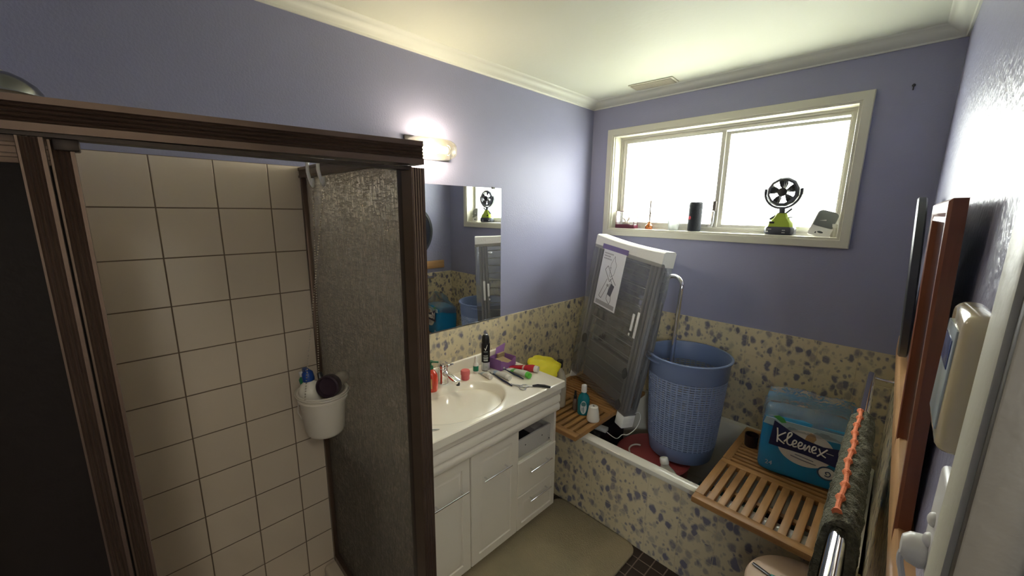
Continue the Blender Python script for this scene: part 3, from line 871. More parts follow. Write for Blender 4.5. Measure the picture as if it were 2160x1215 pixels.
# ------------------------------------------------------------------ wrapped clothes airer
Rv = None
def airer():
    TL = Vector((.228, -.217, 1.501)); roll, lean, yaw = .1052, .0993, -.3623
    w, Lh = .5716, 1.027
    r = Vector((math.cos(yaw), math.sin(yaw), 0)); n0 = Vector((-math.sin(yaw), math.cos(yaw), 0))
    up = Vector((0, 0, 1)) * math.cos(lean) + n0 * math.sin(lean)
    X = r * math.cos(roll) - up * math.sin(roll); Z_ = up * math.cos(roll) + r * math.sin(roll)
    Y_ = Z_.cross(X)
    m = Matrix((X, Y_, Z_)).transposed().to_4x4()
    m.translation = TL - Z_ * Lh
    t = thing('wrapped_clothes_airer', 'folded clothes airer in clear wrap with white end caps leaning in corner', 'clothes airer', matrix=m)
    D = .075
    # local: x 0..w, y 0..D (back), z 0..Lh
    b = MB()
    # top cap: slightly bowed long box
    n = 14; rings = []
    for k in range(n + 1):
        x = -.004 + (w + .012) * k / n
        sag = .010 * math.sin(PI * k / n)
        y0, y1, z0, z1 = -.004, D + .004, Lh - .078 - sag * .4, Lh + .004 - sag
        rings.append([(x, y0, z0), (x, y0 - .001, (z0 + z1) / 2), (x, y0, z1 - .008), (x, y0 + .010, z1), (x, y1 - .012, z1 + .003), (x, y1, z1 - .006), (x, y1, z0)])
    b.rings(rings)
    b.build('top_cap', m_whited, t)
    b = MB(); b.box((w - .060, -.006, -.002), (w + .006, D + .004, .085), .006)
    b.build('foot_cap', m_whited, t)
    b = MB(); b.box((-.004, -.004, .03), (.008, .05, .12), .003)
    b.build('side_label', m_whited, t)
    m_tube = P('grey_painted_tube', (.62, .63, .64), rough=.32, metal=.3)
    for x, y in ((.020, .02), (.048, .02), (w - .075, .02), (w - .048, .02), (w - .022, .02), (.03, .055), (w - .035, .055)):
        b = MB(); b.tube([(x, y, .078), (x, y, Lh - .07)], .0095, 10); b.build('frame_tube', m_tube, t)
    m_rod = P('light_grey_rod', (.60, .60, .58), rough=.35, metal=.3)
    for k in range(15):
        z = .16 + k * .058
        b = MB(); b.tube([(.05, .030 + (k % 2) * .02, z), (w - .06, .030 + (k % 2) * .02, z)], .0032, 8); b.build('drying_rod', m_rod, t)
    b = MB(); b.box((.055, .058, .078), (w - .08, .064, .34), .002)
    b.build('fold_panel', P('grey_fold_panel', (.42, .41, .385), rough=.3), t)
    for x, z in ((.055, .34), (w - .085, .30), (w - .082, .10)):
        b = MB(); b.ball((0, 0, 0), .019, 14, 10, (1.0, .8, 1.8)); b.build('hinge_joint', m_black, t, loc=(x, .012, z))
    m_tape = P('white_tape', (.82, .82, .80), rough=.4)
    for xa_, xb_, za_, zb2 in ((w - .105, w - .088, .56, .66), (w - .070, w - .052, .53, .68), (w - .108, w - .096, .53, .545)):
        b = MB(); b.box((xa_, -.012, za_), (xb_, -.009, zb2), .0012); b.build('wrap_tape', m_tape, t)
    # instruction sheet
    b = MB(); b.box((.105, -.0045, .605), (.315, -.0035, .955), .0004)
    ls = b.build('label_sheet', P('sheet_paper', (.74, .75, .78), rough=.5), t); ls.location = (0, -.0075, 0)
    b = MB(); b.box((.085, -.0040, .955), (.325, -.0032, .985))
    b.build('purple_band', P('purple_print', (.20, .16, .34), rough=.5), ls)
    m_ink = P('grey_ink', (.10, .10, .12), rough=.6); m_inkl = P('pale_ink', (.36, .36, .39), rough=.6)
    # text lines and drawing
    fnt = []
    def text(s, x, z, size, mat, par, ny=-.0049):
        cu = bpy.data.curves.new('printed_text', 'FONT'); cu.body = s; cu.size = size; cu.extrude = .0001; cu.resolution_u = 2
        tmp = bpy.data.objects.new('printed_text', cu)
        dg = bpy.context.evaluated_depsgraph_get()
        me = bpy.data.meshes.new_from_object(tmp)
        bpy.data.objects.remove(tmp)
        me.materials.clear(); me.materials.append(mat)
        o = bpy.data.objects.new('printed_text', me); COL.objects.link(o); o.parent = par
        o.location = (x, ny, z); o.rotation_euler = (R(90), 0, 0)
        return o
    globals()['text'] = text
    for i, s in enumerate(('Original airer', 'folds with', 'flat legs')):
        pass
    b = MB()
    for i, wd in enumerate((.085, .055, .075)):
        z = .930 - i * .016
        xx = .118
        while xx < .118 + wd:
            l = random.uniform(.004, .010); b.box((xx, -.0049, z), (xx + l, -.0044, z + .008)); xx += l + .0022
    b.build('printed_lines', m_inkl, ls)
    b = MB()
    def ln(p, q, w_=.0018): b.bar((p[0], -.0048, p[1]), (q[0], -.0048, q[1]), w_, .0006, (0, 1, 0))
    def pl(ps, w_=.0018):
        for i in range(len(ps) - 1): ln(ps[i], ps[i + 1], w_)
    # open airer with a shirt and legs
    pl([(.155, .835), (.175, .862), (.235, .800), (.215, .772), (.155, .835)], .003)
    pl([(.215, .79), (.265, .745)], .003); pl([(.235, .80), (.275, .765)], .003)
    pl([(.190, .785), (.140, .665), (.165, .655), (.205, .745)], .0026)
    pl([(.225, .765), (.215, .665), (.250, .640), (.258, .665), (.235, .745)], .0026)
    pl([(.210, .905), (.222, .93), (.232, .90), (.250, .88), (.240, .82), (.215, .80), (.200, .81), (.205, .86), (.196, .85), (.200, .88), (.210, .905)], .0016)
    b.build('printed_drawing', m_ink, ls)
    b = MB(); b.box((.222, -.0049, .690), (.258, -.0045, .762), M=Matrix.Translation((.24, 0, .72)) @ Matrix.Rotation(R(14), 4, 'Y') @ Matrix.Translation((-.24, 0, -.72)))
    b.build('printed_garment', P('grey_print', (.12, .12, .15), rough=.6), ls)
    b = MB(); b.box((.120, -.0049, .614), (.300, -.0045, .640)); b.box((.195, -.0049, .74), (.215, -.0045, .755))
    b.build('printed_strip', P('taupe_print', (.36, .35, .36), rough=.6), ls)
    # plastic wrap: lumpy shell around everything
    b = MB(); rings = []
    for k in range(33):
        z = (.078 if x < w - .07 else .07) * (1 - k / 32) + (Lh - .06) * k / 32
        ring = []
        for (x, y) in [(-.006 + (w + .012) * i / 24, -.006) for i in range(25)] + [(w + .006, D * j / 4) for j in range(1, 5)] + [(w + .006 - (w + .012) * i / 24, D + .003) for i in range(25)] + [(-.006, D - D * j / 4) for j in range(1, 4)]:
            q = Vector((x, y, z)); nn = noise.noise(q * 9) * .004 + noise.noise(Vector((x * 30, y * 30, z * 4))) * .003
            edge = .010 * math.sin(PI * k / 32) * (1 if abs(x - w / 2) > w / 2 - .03 else .2)
            ring.append((x + (nn + (edge if x > w / 2 else -edge * .3)), y + (nn if y > .02 else -abs(nn)), z))
        rings.append(ring)
    b.rings(rings, False, False)
    b.build('clear_wrap', m_film, t)
airer()

# ------------------------------------------------------------------ laundry basket
BK = (.866, -.243, .302)
m_bask = P('slate_blue_plastic', (.17, .225, .38), rough=.38, spec=.5)
m_bask_l = P('slate_blue_plastic_lattice', (.25, .31, .47), rough=.4, spec=.5)
t = thing('laundry_basket', 'tall round blue plastic laundry basket with slotted sides standing in bath', 'laundry basket', BK)
H = .584
def br(z): return .172 + (.208 - .172) * (z / H) ** .9
b = MB(); zt0 = .475
b.lathe([(br(zt0), zt0), (br(zt0) + .002, zt0 + .004), (.208, H - .012), (.217, H - .010), (.219, H - .002), (.214, H + .002), (.206, H), (.202, H - .01), (br(zt0) - .003, zt0 + .002), (br(zt0), zt0)], n=72, caps=False)
b.build('basket_rim', m_bask, t)
b = MB(); b.lathe([(0, 0), (.15, 0), (.166, .008), (br(.09), .09), (br(.09) - .003, .09), (.160, .012), (0, .006)], n=72)
b.build('basket_base', m_bask, t)
b = MB(); nr = 30
for k in range(nr):
    z = .092 + (zt0 - .092) * (k + .5) / nr
    rr_ = br(z)
    b.lathe([(rr_ - .0025, z - .0034), (rr_, z - .0034), (rr_ , z + .0034), (rr_ - .0025, z + .0034), (rr_ - .0025, z - .0034)], n=72, caps=False)
ns = 44
for k in range(ns):
    a = 2 * PI * k / ns
    wdt = .0028 if k % 2 else .0036
    for s in range(6):
        za, zb_ = .088 + (zt0 - .084) * s / 6, .088 + (zt0 - .084) * (s + 1) / 6
        ra, rb = br(za) - .0012, br(zb_) - .0012
        b.bar((ra * math.cos(a), ra * math.sin(a), za), (rb * math.cos(a), rb * math.sin(a), zb_), wdt * 2, .003, (math.cos(a), math.sin(a), 0))
b.build('slotted_wall', m_bask_l, t)
b = MB()
for a0 in (R(228), R(48)):
    rings = []
    for i in range(13):
        a = a0 - R(22) + R(44) * i / 12
        e = .010 * math.sin(PI * i / 12)
        rings.append([((.214) * math.cos(a), .214 * math.sin(a), H - .030), ((.220 + e) * math.cos(a), (.220 + e) * math.sin(a), H - .030), ((.220 + e) * math.cos(a), (.220 + e) * math.sin(a), H - .022), (.214 * math.cos(a), .214 * math.sin(a), H - .022)])
    b.rings(rings)
b.build('grip_lip', m_bask, t)

# chrome bent tube in the basket
b = MB()
pts = [(.775, -.285, .312), (.782, -.288, .60), (.800, -.295, 1.0), (.812, -.300, 1.235)]
c_ = (.762, -.290, 1.250)
pts += [(c_[0] + .052 * math.cos(a), -.300 + .03 * (a / 2.6), c_[2] + .055 * math.sin(a)) for a in [R(8 + 14 * k) for k in range(9)]]
b.tube([(x - .775, y + .285, z - .312) for x, y, z in pts], .0115, 14)
tag(b.build('chrome_cane', m_chrome, loc=(.775, -.285, .312)), 'bent chrome tube with hooked top standing in the blue basket', 'tube')

# ------------------------------------------------------------------ things in the bath
# black bag box under the airer
b = MB(); b.box((-.17, -.14, 0), (.17, .14, .272), .03, 3)
for v_ in b.bm.verts: v_.co += Vector((0, 0, noise.noise(v_.co * 8) * .01))
tag(b.build('black_bag', P('black_vinyl', (.010, .009, .011), rough=.45, bump=(20, .3)), loc=(.385, -.445, .124), rot=(0, 0, -.03)), 'black bag in the bath under the airer foot', 'bag')
# power adapter and cord
b = MB(); b.box((-.036, -.020, 0), (.036, .020, .022), .004)
tag(b.build('silver_box', P('frosted_silver_plastic', (.62, .62, .60), rough=.15, metal=.2), loc=(.530, -.545, .400), rot=(0, 0, .15)), 'small shiny clear packet lying on the black bag', 'packet')
b = MB(); cp = [(.655, -.42, .50), (.680, -.40, .515), (.700, -.42, .49), (.692, -.45, .44), (.665, -.485, .405), (.640, -.50, .400), (.62, -.53, .380), (.57, -.55, .405)]
def smooth_pts(p, n=8):
    p = [Vector(x) for x in p]; out = []
    for i in range(len(p) - 1):
        a, b_, c, d = p[max(i - 1, 0)], p[i], p[i + 1], p[min(i + 2, len(p) - 1)]
        for k in range(n):
            t_ = k / n
            out.append(.5 * ((2 * b_) + (c - a) * t_ + (2 * a - 5 * b_ + 4 * c - d) * t_ ** 2 + (3 * b_ - a - 3 * c + d) * t_ ** 3))
    out.append(p[-1]); return out
b.tube(smooth_pts(cp), .0022, 8)
tag(b.build('charging_cable', m_white), 'thin white cord looping beside the airer foot cap', 'cord')
# red tub under the basket
b = MB(); b.lathe([(0, 0), (.16, 0), (.175, .01), (.19, .17), (.198, .185), (.19, .190), (.17, .186), (0, .184)], n=48, sx=1.0, sy=1.12)
tag(b.build('red_tub', P('dull_red_plastic', (.36, .07, .07), rough=.45, bump=(12, .3)), loc=(.775, -.385, .106)), 'dull red upturned tub under the blue laundry basket', 'tub')
b = MB(); b.torus((0, 0, 0), .045, .0045, 'z', 24, 8, a0=R(95), a1=R(235), M=Matrix.Rotation(R(12), 4, 'X'))
tag(b.build('white_ring', m_white, loc=(.705, -.435, .304)), 'curved white plastic hoop lying on the red tub', 'hoop')
# white jug
t = thing('cleaner_jug', 'white plastic jug with white cap beside the bath rim', 'jug', (.995, -.600, .158), (R(-9), R(-19), 0))
b = MB()
b.lathe([(0, 0), (.055, 0), (.062, .008), (.062, .13), (.055, .175), (.035, .215), (.019, .235), (.017, .25), (0, .25)], n=32, sx=1.15, sy=.85)
b.build('jug_body', P('milky_plastic', (.62, .60, .54), rough=.35), t)
b = MB(); b.lathe([(0, .246), (.021, .246), (.022, .25), (.021, .272), (.018, .276), (0, .276)], n=24)
b.build('jug_cap', P('jug_cap_white', (.85, .84, .80), rough=.3), t)
# dark teal cloth heap
b = MB(); b.ball((0, 0, 0), 1, 32, 20, (.10, .11, .09))
for v_ in b.bm.verts: v_.co *= 1 + noise.noise(v_.co * 17) * .35; v_.co.z = max(v_.co.z, -.05)
tag(b.build('teal_cloth', P('dark_teal_cloth', (.010, .035, .042), rough=.8, bump=(60, .5)), loc=(1.10, -.43, .185)), 'dark teal cloth heaped in the bath by the right duckboard', 'cloth')
# bottles under the right duckboard
def lying_bottle(loc, rz, col, lab, r=.032, l=.2):
    t = thing('lying_bottle', lab, 'bottle', loc, (0, 0, rz), group='bottles lying in the bath under the right duckboard')
    M_ = Matrix.Rotation(R(90), 4, 'Y')
    b = MB(); b.lathe([(0, 0), (r * .9, 0), (r, .006), (r, l * .75), (r * .5, l * .9), (r * .35, l), (0, l)], n=24, M=M_)
    b.build('bottle_body', P('lying_bottle_col', col, rough=.35), t)
    b = MB(); b.lathe([(0, l), (r * .5, l), (r * .48, l + .025), (0, l + .026)], n=18, M=M_)
    b.build('bottle_cap', m_white, t)
lying_bottle((1.215, -.40, .176), 1.05, (.02, .09, .05), 'dark green bottle lying under front left of the right duckboard')
lying_bottle((1.315, -.44, .176), 1.05, (.10, .012, .03), 'dark red bottle lying under the middle of the right duckboard')
lying_bottle((1.42, -.43, .176), 1.4, (.05, .10, .08), 'pale teal bottle lying under the right end of the right duckboard')
b = MB(); b.box((-.145, -.15, 0), (.145, .15, .028), .012, 3)
tag(b.build('folded_mat', P('dark_mat', (.03, .035, .035), rough=.9, bump=(60, .5)), loc=(1.30, -.34, .113)), 'dark folded mat on the bath bottom under the right duckboard', 'mat')

# ------------------------------------------------------------------ items on left duckboard
t = thing('mouthwash_bottle', 'teal blue mouthwash bottle with white cap on the left duckboard', 'mouthwash bottle', (.448, -.618, ZDB), (0, 0, R(35)))
b = MB()
def oval_stack(mb, prof, n=32):
    mb.rings([[(rx * math.cos(2 * PI * k / n), ry * math.sin(2 * PI * k / n), z) for k in range(n)] for rx, ry, z in prof]); return mb
oval_stack(b, [(.030, .019, 0), (.034, .023, .006), (.035, .024, .05), (.034, .023, .095), (.026, .019, .118), (.015, .015, .130), (.014, .014, .142)])
b.build('bottle_body', P('teal_mouthwash', (.012, .20, .235), rough=.12, spec=.6, coat=.5), t)
b = MB(); b.lathe([(0, .138), (.0155, .138), (.016, .142), (.0155, .176), (.013, .179), (0, .179)], n=24)
b.build('bottle_cap', m_white, t)
b = MB()
b.rings([[(.018 * math.cos(2 * PI * k / 28), y, .052 + .040 * math.sin(2 * PI * k / 28)) for k in range(28)] for y in (-.0235, -.0255)])
lb = b.build('bottle_label', P('pale_label', (.55, .62, .62), rough=.4), t)
b = MB(); b.rings([[(.013 * math.cos(2 * PI * k / 24), y, .072 + .013 * math.sin(2 * PI * k / 24)) for k in range(24)] for y in (-.0256, -.0262)])
b.box((-.002, -.0262, .020), (.002, -.0256, .055)).box((-.009, -.0262, .03), (-.006, -.0256, .05))
b.build('label_mark', P('label_teal', (.05, .18, .20), rough=.4), lb)

t = thing('air_freshener', 'white cone shaped dispenser with hole in top on left duckboard', 'air freshener', (.530, -.640, ZDB), (0, 0, 0))
b = MB(); b.lathe([(0, 0), (.027, 0), (.033, .004), (.036, .012), (.034, .03), (.0265, .080), (.025, .086), (.022, .088), (0, .088)], n=40)
b.build('freshener_body', P('matt_white_shell', (.78, .75, .68), rough=.35), t)
b = MB(); b.rings([[(.006 * math.cos(2 * PI * k / 16), .004 * math.sin(2 * PI * k / 16), z) for k in range(16)] for z in (.0878, .0888)])
b.build('freshener_hole', m_black, t)

t = thing('dropper_bottle', 'slim brown dropper bottle beside the teal mouthwash', 'bottle', (.385, -.612, ZDB), (0, 0, 0))
b = MB(); b.lathe([(0, 0), (.013, 0), (.015, .003), (.015, .06), (.008, .070), (.007, .074), (0, .074)], n=20)
b.build('bottle_body', P('dull_brown_glass', (.14, .10, .08), rough=.2), t)
b = MB(); b.lathe([(0, .073), (.010, .073), (.010, .09), (.007, .093), (.0055, .12), (0, .122)], n=16)
b.build('dropper_cap', m_black, t)

t = thing('spray_bottle', 'cloudy white bottle under a yellow glove behind the vanity corner', 'bottle', (.285, -.640, ZDB), (0, 0, .3))
b = MB(); oval_stack(b, [(.036, .026, 0), (.042, .032, .008), (.044, .034, .10), (.042, .032, .17), (.028, .022, .215), (.014, .014, .235), (.013, .013, .25)])
b.build('bottle_body', P('cloudy_plastic', (.50, .46, .38), rough=.35), t)
b = MB(); b.lathe([(0, .245), (.017, .245), (.018, .25), (.018, .285), (.015, .288), (0, .288)], n=20)
b.build('bottle_cap', m_black, t)
# yellow glove / bag draped
b = MB(); b.ball((0, 0, 0), 1, 56, 36, (.110, .085, .032))
for v_ in b.bm.verts:
    d_ = noise.noise(v_.co * 17) * .34 + noise.noise(v_.co * 40) * .09
    v_.co *= 1 + d_
    if v_.co.x > .05: v_.co.z -= (v_.co.x - .05) * .5
gl = b.build('yellow_glove', P('yellow_rubber', (.78, .70, .03), rough=.3, sss=0, bump=(50, .3)), loc=(.240, -.730, .757), rot=(0, R(6), R(-18)))
tag(gl, 'crumpled yellow rubber glove draped behind the right end of the benchtop', 'glove')

# ------------------------------------------------------------------ tissue pack on the right duckboard
yw = R(9.7)
t = thing('tissue_pack', 'big blue plastic pack of toilet tissue with white script on navy banner', 'tissue pack', (1.425, -.322, ZDB + .0045), (R(-2.5), 0, yw))
m_blue = P('blue_wrap', (.012, .22, .47), rough=.22, coat=.3, bump=(10, .25))
Wp, Dp, Hp = .162, .105, .285
b = MB(); n = 40; rings = []
def sq(a, p): 
    c, s = math.cos(a), math.sin(a); k = (abs(c) ** p + abs(s) ** p) ** (-1 / p); return c * k, s * k
for z, s in ((0, .93), (.006, .975), (.02, .995), (.08, 1.0), (.16, 1.0), (.21, .995), (.235, .985), (.252, .96), (.262, .90), (.266, .7)):
    ring = []
    for k in range(n * 2):
        c, s_ = sq(2 * PI * k / (n * 2), 7)
        x, y = Wp * s * c, Dp * s * s_
        if y > -Dp * .9: y += noise.noise(Vector((x * 12, y * 12, z * 12))) * .006
        x += noise.noise(Vector((y * 14, z * 14, 3))) * .004
        ring.append((x, y, z))
    rings.append(ring)
b.rings(rings)
b.build('pack_wrap', m_blue, t)
FY = -Dp - .0004
# pale upper zone of the print
b = MB(); pts = [(-.158, .222), (-.05, .214), (.05, .212), (.158, .218), (.150, .250), (-.150, .252)]
b.rings([[(x, y, z) for x, z in pts] for y in (FY + .0030, FY - .0006)])
b.build('pale_print', P('pale_blue_print', (.34, .48, .54), rough=.25), t)
def plate(pts, d0, d1, name, mat, par):
    b = MB(); b.rings([[(x, FY - d, z) for x, z in pts] for d in (d0, d1)])
    return b.build(name, mat, par, smooth=0)
ov = [(.002 + .098 * math.cos(2 * PI * k / 40), .150 + (.082 if math.sin(2 * PI * k / 40) > 0 else .078) * math.sin(2 * PI * k / 40)) for k in range(40)]
plate(ov, -.002, .0012, 'white_oval', P('print_white', (.62, .62, .60), rough=.3), t)
pup = [(-.02, .185), (-.005, .190), (.0, .212), (.012, .228), (.028, .222), (.034, .205), (.026, .19), (.045, .18), (.05, .165), (-.01, .16)]
plate(pup, .001, .0018, 'tan_print', P('print_tan', (.42, .27, .13), rough=.4), t)
nav = [(-.118, .245), (-.06, .215), (0, .192), (.06, .182), (.128, .192), (.125, .105), (.06, .118), (0, .126), (-.06, .128), (-.128, .130)]
bn = plate(nav, .0015, .0024, 'navy_banner', P('print_navy', (.012, .018, .085), rough=.3), t)
# script writing, drawn as pen strokes
m_ltr = P('print_script_white', (.78, .78, .76), rough=.3)
def strokes(lines, mat, par, name, r=.0028, d=.0030):
    b = MB()
    for l in lines:
        pts = smooth_pts([(x, FY - d, z) for x, z in l], 6)
        b.tube(pts, r, 6)
    return b.build(name, mat, par)
def loop_e(x, z, s):  # one script e
    return [(x, z + .35 * s), (x + .42 * s, z + .55 * s), (x + .50 * s, z + .9 * s), (x + .25 * s, z + 1.0 * s), (x + .08 * s, z + .55 * s), (x + .22 * s, z + .05 * s), (x + .62 * s, z + .15 * s)]
sc_ = .030
K1 = [(-.104, .214), (-.100, .186), (-.098, .150)]
K2 = [(-.072, .203), (-.098, .175), (-.088, .160), (-.072, .150)]
l_ = [(-.074, .160), (-.052, .196), (-.054, .208), (-.063, .198), (-.063, .160), (-.052, .151), (-.044, .158)]
e1 = [(x, z) for x, z in loop_e(-.046, .148, sc_)]
e2 = [(x, z) for x, z in loop_e(-.026, .146, sc_)]
nn = [(-.006, .150), (.000, .172), (.000, .146), (.012, .170), (.016, .166), (.016, .148), (.022, .146)]
e3 = [(x, z) for x, z in loop_e(.022, .144, sc_)]
x1 = [(.046, .172), (.056, .150), (.072, .140)]
x2 = [(.074, .176), (.058, .154), (.044, .136)]
x3 = [(.072, .160), (.096, .158)]
strokes([K1, K2, l_, e1, e2, nn, e3, x1, x2], m_ltr, bn, 'script_lettering', .0029)
strokes([x3], m_ltr, bn, 'script_flourish', .0012)
strokes([[(-.045, .106), (.0, .098), (.045, .093)], [(-.03, .116), (.01, .110), (.035, .106)]], P('print_grey', (.12, .14, .2), rough=.4), t, 'printed_lines', .0018, .0008)
em = [(.085 + .034 * math.cos(2 * PI * k / 28), .072 + .030 * math.sin(2 * PI * k / 28)) for k in range(28)]
e_ = plate(em, .0012, .0022, 'emblem_ring', P('emblem_navy', (.02, .07, .15), rough=.3), t)
em = [(.085 + .028 * math.cos(2 * PI * k / 28), .072 + .024 * math.sin(2 * PI * k / 28)) for k in range(28)]
plate(em, .0022, .0028, 'emblem_face', P('emblem_white', (.62, .66, .68), rough=.3), e_)
strokes([[(.078, .062), (.090, .060), (.097, .070), (.090, .080), (.080, .076), (.084, .068)]], P('emblem_dark', (.02, .06, .14), rough=.3), e_, 'emblem_swirl', .0022, .0030)
plate([(-.125, .232 + .03), (-.105, .270), (-.085, .262), (-.075, .245), (-.092, .240), (-.108, .250)], .0004, .0014, 'green_leaf_print', P('leaf_green', (.05, .30, .06), rough=.4), t)
plate([(.140, .205), (.158, .21), (.158, .228), (.142, .222)], .0, .0012, 'corner_banner', P('print_navy2', (.03, .05, .10), rough=.3), t)
dg_ = text('24', -.132, .034, .028, P('print_pale', (.35, .5, .6), rough=.3), t, FY - .0008); dg_.name = 'printed_digits'
# clear crumpled top of the pack
b = MB(); rings = []
for i, (z, s, sy) in enumerate(((.215, 1.01, 1.02), (.255, 1.01, .94), (.288, .99, .62), (.315, .97, .32), (.340, .95, .13), (.366, .90, .05))):
    ring = []
    for k in range(72):
        c, s_ = sq(2 * PI * k / 72, 6)
        x, y = Wp * s * c * 1.01, Dp * sy * s_ * 1.02
        q = Vector((x * 22, y * 22, z * 30))
        ring.append((x + noise.noise(q) * .008, y + noise.noise(q + Vector((5, 5, 5))) * .010, z + noise.noise(q * .7 + Vector((9, 1, 2))) * .014))
    rings.append(ring)
b.rings(rings, False, False)
b.build('clear_plastic_top', film_mat('crinkled_clear_wrap', (.95, .97, .97), rough=.07, bodyw=.24, body=(.74, .77, .78), bump=(40, .9)), t)

# dark cup behind the pack
b = MB(); b.lathe([(0, 0), (.026, 0), (.028, .003), (.031, .062), (.029, .062), (.026, .006), (0, .006)], n=28)
tag(b.build('dark_cup', P('dark_brown_cup', (.022, .013, .013), rough=.35), loc=(1.215, -.265, ZDB)), 'dark brown cup beside the left edge of the blue tissue pack', 'cup')
# ------------------------------------------------------------------ window sill items
ZS = WZ0 + .007 + .0032
t = thing('display_case', 'small clear display case with burgundy base at the left end of the sill', 'display case', (.278, .036, ZS), (0, 0, R(-4)))
b = MB(); b.box((-.072, -.026, 0), (.072, .026, .026), .003)
b.build('case_base', P('burgundy_lacquer', (.10, .018, .035), rough=.3), t)
m_rim = P('dark_red_edge', (.12, .035, .045), rough=.4)
b = MB()
for x in (-.068, .068):
    for y in (-.022, .022): b.bar((x, y, .026), (x, y, .112), .0036, .0036, (0, 1, 0))
for y in (-.022, .022): b.bar((-.069, y, .112), (.069, y, .112), .0036, .0036)
for x in (-.068, .068): b.bar((x, -.023, .112), (x, .023, .112), .0036, .0036)
b.build('case_edges', m_rim, t)
b = MB(); b.box((-.067, -.021, .027), (.067, .021, .111))
b.build('case_glass', m_clear, t)
b = MB()
b.ball((-.004, 0, .034), .016, 16, 10, (1.6, .8, .6))
for k in range(7):
    a = k * 1.1
    b.tube([(-.004, 0, .036), (-.004 + .024 * math.cos(a), .010 * math.sin(a), .060 + .010 * math.sin(k * 2.3)), (-.004 + .030 * math.cos(a), .012 * math.sin(a), .066 + .012 * math.sin(k * 2.3))], [.002, .0035, .0015], 6)
b.build('case_ornament', P('pale_ornament', (.62, .52, .42), rough=.5), t)

t = thing('reed_diffuser', 'amber reed diffuser with thin sticks on the sill', 'reed diffuser', (.437, .036, ZS))
b = MB(); b.lathe([(0, 0), (.021, 0), (.023, .003), (.023, .022), (.012, .034), (.008, .038), (.008, .048), (.0, .048)], n=28)
b.build('diffuser_bottle', film_mat('amber_glass', (.95, .55, .22), rough=.05, bodyw=.25, body=(.7, .35, .1)), t)
b = MB(); b.lathe([(0, .002), (.019, .002), (.020, .014), (0, .014)], n=24)
b.build('diffuser_oil', P('amber_oil', (.55, .20, .03), rough=.2), t)
m_reed = P('brown_reed', (.09, .055, .025), rough=.7)
for dx, dy, h_ in ((-.050, .0, .185), (.001, .004, .205), (.006, -.004, .19), (-.004, .006, .18), (.010, .003, .176)):
    b = MB(); b.tube([(0, 0, .01), (dx, dy, h_)], .0021, 6); b.build('reed', m_reed, t)

t = thing('glass_tumbler', 'frosted clear glass tumbler on the sill beside the black speaker', 'glass', (.596, .034, ZS))
b = MB(); b.lathe([(0, .0), (.026, 0), (.028, .003), (.037, .062), (.0355, .062), (.0265, .008), (0, .008)], n=36)
b.build('tumbler_glass', film_mat('frosted_tumbler', (.93, .94, .94), rough=.2, bodyw=.35, body=(.75, .78, .74)), t)

t = thing('speaker', 'black upright cylindrical speaker with red badge on the sill', 'speaker', (.722, .028, ZS), (0, 0, 0))
b = MB(); b.lathe([(0, 0), (.031, 0), (.035, .004), (.0365, .012), (.0365, .155), (.035, .163), (.030, .168), (.022, .165), (0, .163)], n=40)
b.build('speaker_body', P('black_fabric_mesh', (.016, .019, .026), rough=.75, bump=(260, .3)), t)
b = MB(); M_ = Matrix.Translation((-.0165, -.0322, .078)) @ Matrix.Rotation(R(-27), 4, 'Z')
b.rings([[(.0085 * math.cos(2 * PI * k / 24), y, .0105 * math.sin(2 * PI * k / 24)) for k in range(24)] for y in (.002, -.0025)], M=M_)
b.build('speaker_badge', P('red_badge', (.62, .05, .07), rough=.4), t)
b = MB(); b.torus((.03, 0, .165), .007, .002, 'y', 14, 6)
b.build('carry_loop', m_dark, t)

# fan
t = thing('clip_fan', 'green and black cordless clip fan on the sill', 'fan', (1.150, .034, ZS), (0, 0, R(-6)))
m_fan = P('fan_dark_grey', (.05, .055, .07), rough=.4)
m_lime = P('lime_plastic', (.30, .40, .03), rough=.4)
b = MB(); 
def oct_ring(w_, d_, z, c=.02):
    return [(-w_, -d_ + c, z), (-w_ + c, -d_, z), (w_ - c, -d_, z), (w_, -d_ + c, z), (w_, d_ - c, z), (w_ - c, d_, z), (-w_ + c, d_, z), (-w_, d_ - c, z)]
b.rings([oct_ring(.060, .026, 0, .012), oct_ring(.066, .030, .008, .012), oct_ring(.066, .030, .034, .012), oct_ring(.060, .028, .042, .012)])
b.build('battery_base', m_fan, t)
b = MB(); b.box((-.056, -.0308, .028), (-.030, -.0298, .0305)).box((-.056, -.0308, .014), (-.044, -.0298, .020)).box((.018, -.0308, .024), (.032, -.0298, .027)).box((.018, -.0308, .012), (.032, -.0298, .015))
b.build('base_lettering', P('label_white', (.6, .6, .6), rough=.5), t)
b = MB(); b.rings([oct_ring(.060, .028, .040, .012), oct_ring(.055, .026, .062, .012), oct_ring(.034, .018, .085, .008), oct_ring(.022, .014, .110, .006)])
b.box((-.046, -.027, .055), (-.020, -.018, .070), .002)
b.build('fan_body', m_lime, t)
b = MB(); b.box((-.043, -.0285, .058), (-.022, -.0265, .068), .001)
b.build('fan_switch', m_black, t)
b = MB()
b.bar((-.052, 0, .078), (-.008, 0, .112), .020, .010, (0, 0, 1), .003); b.bar((.018, 0, .086), (.052, 0, .092), .020, .005, (0, 0, 1), .002)
b.bar((.008, 0, .100), (.042, 0, .134), .018, .009, (0, 0, 1), .003); b.tube([(-.002, 0, .105), (-.002, 0, .142)], .014, 14)
b.build('fan_clip', m_fan, t)
FC = Vector((-.006, -.004, .215))
b = MB()
yk = [(FC.x + .079 * math.cos(a), 0, FC.z + .079 * math.sin(a)) for a in [R(188 + 164 * k / 20) for k in range(21)]]
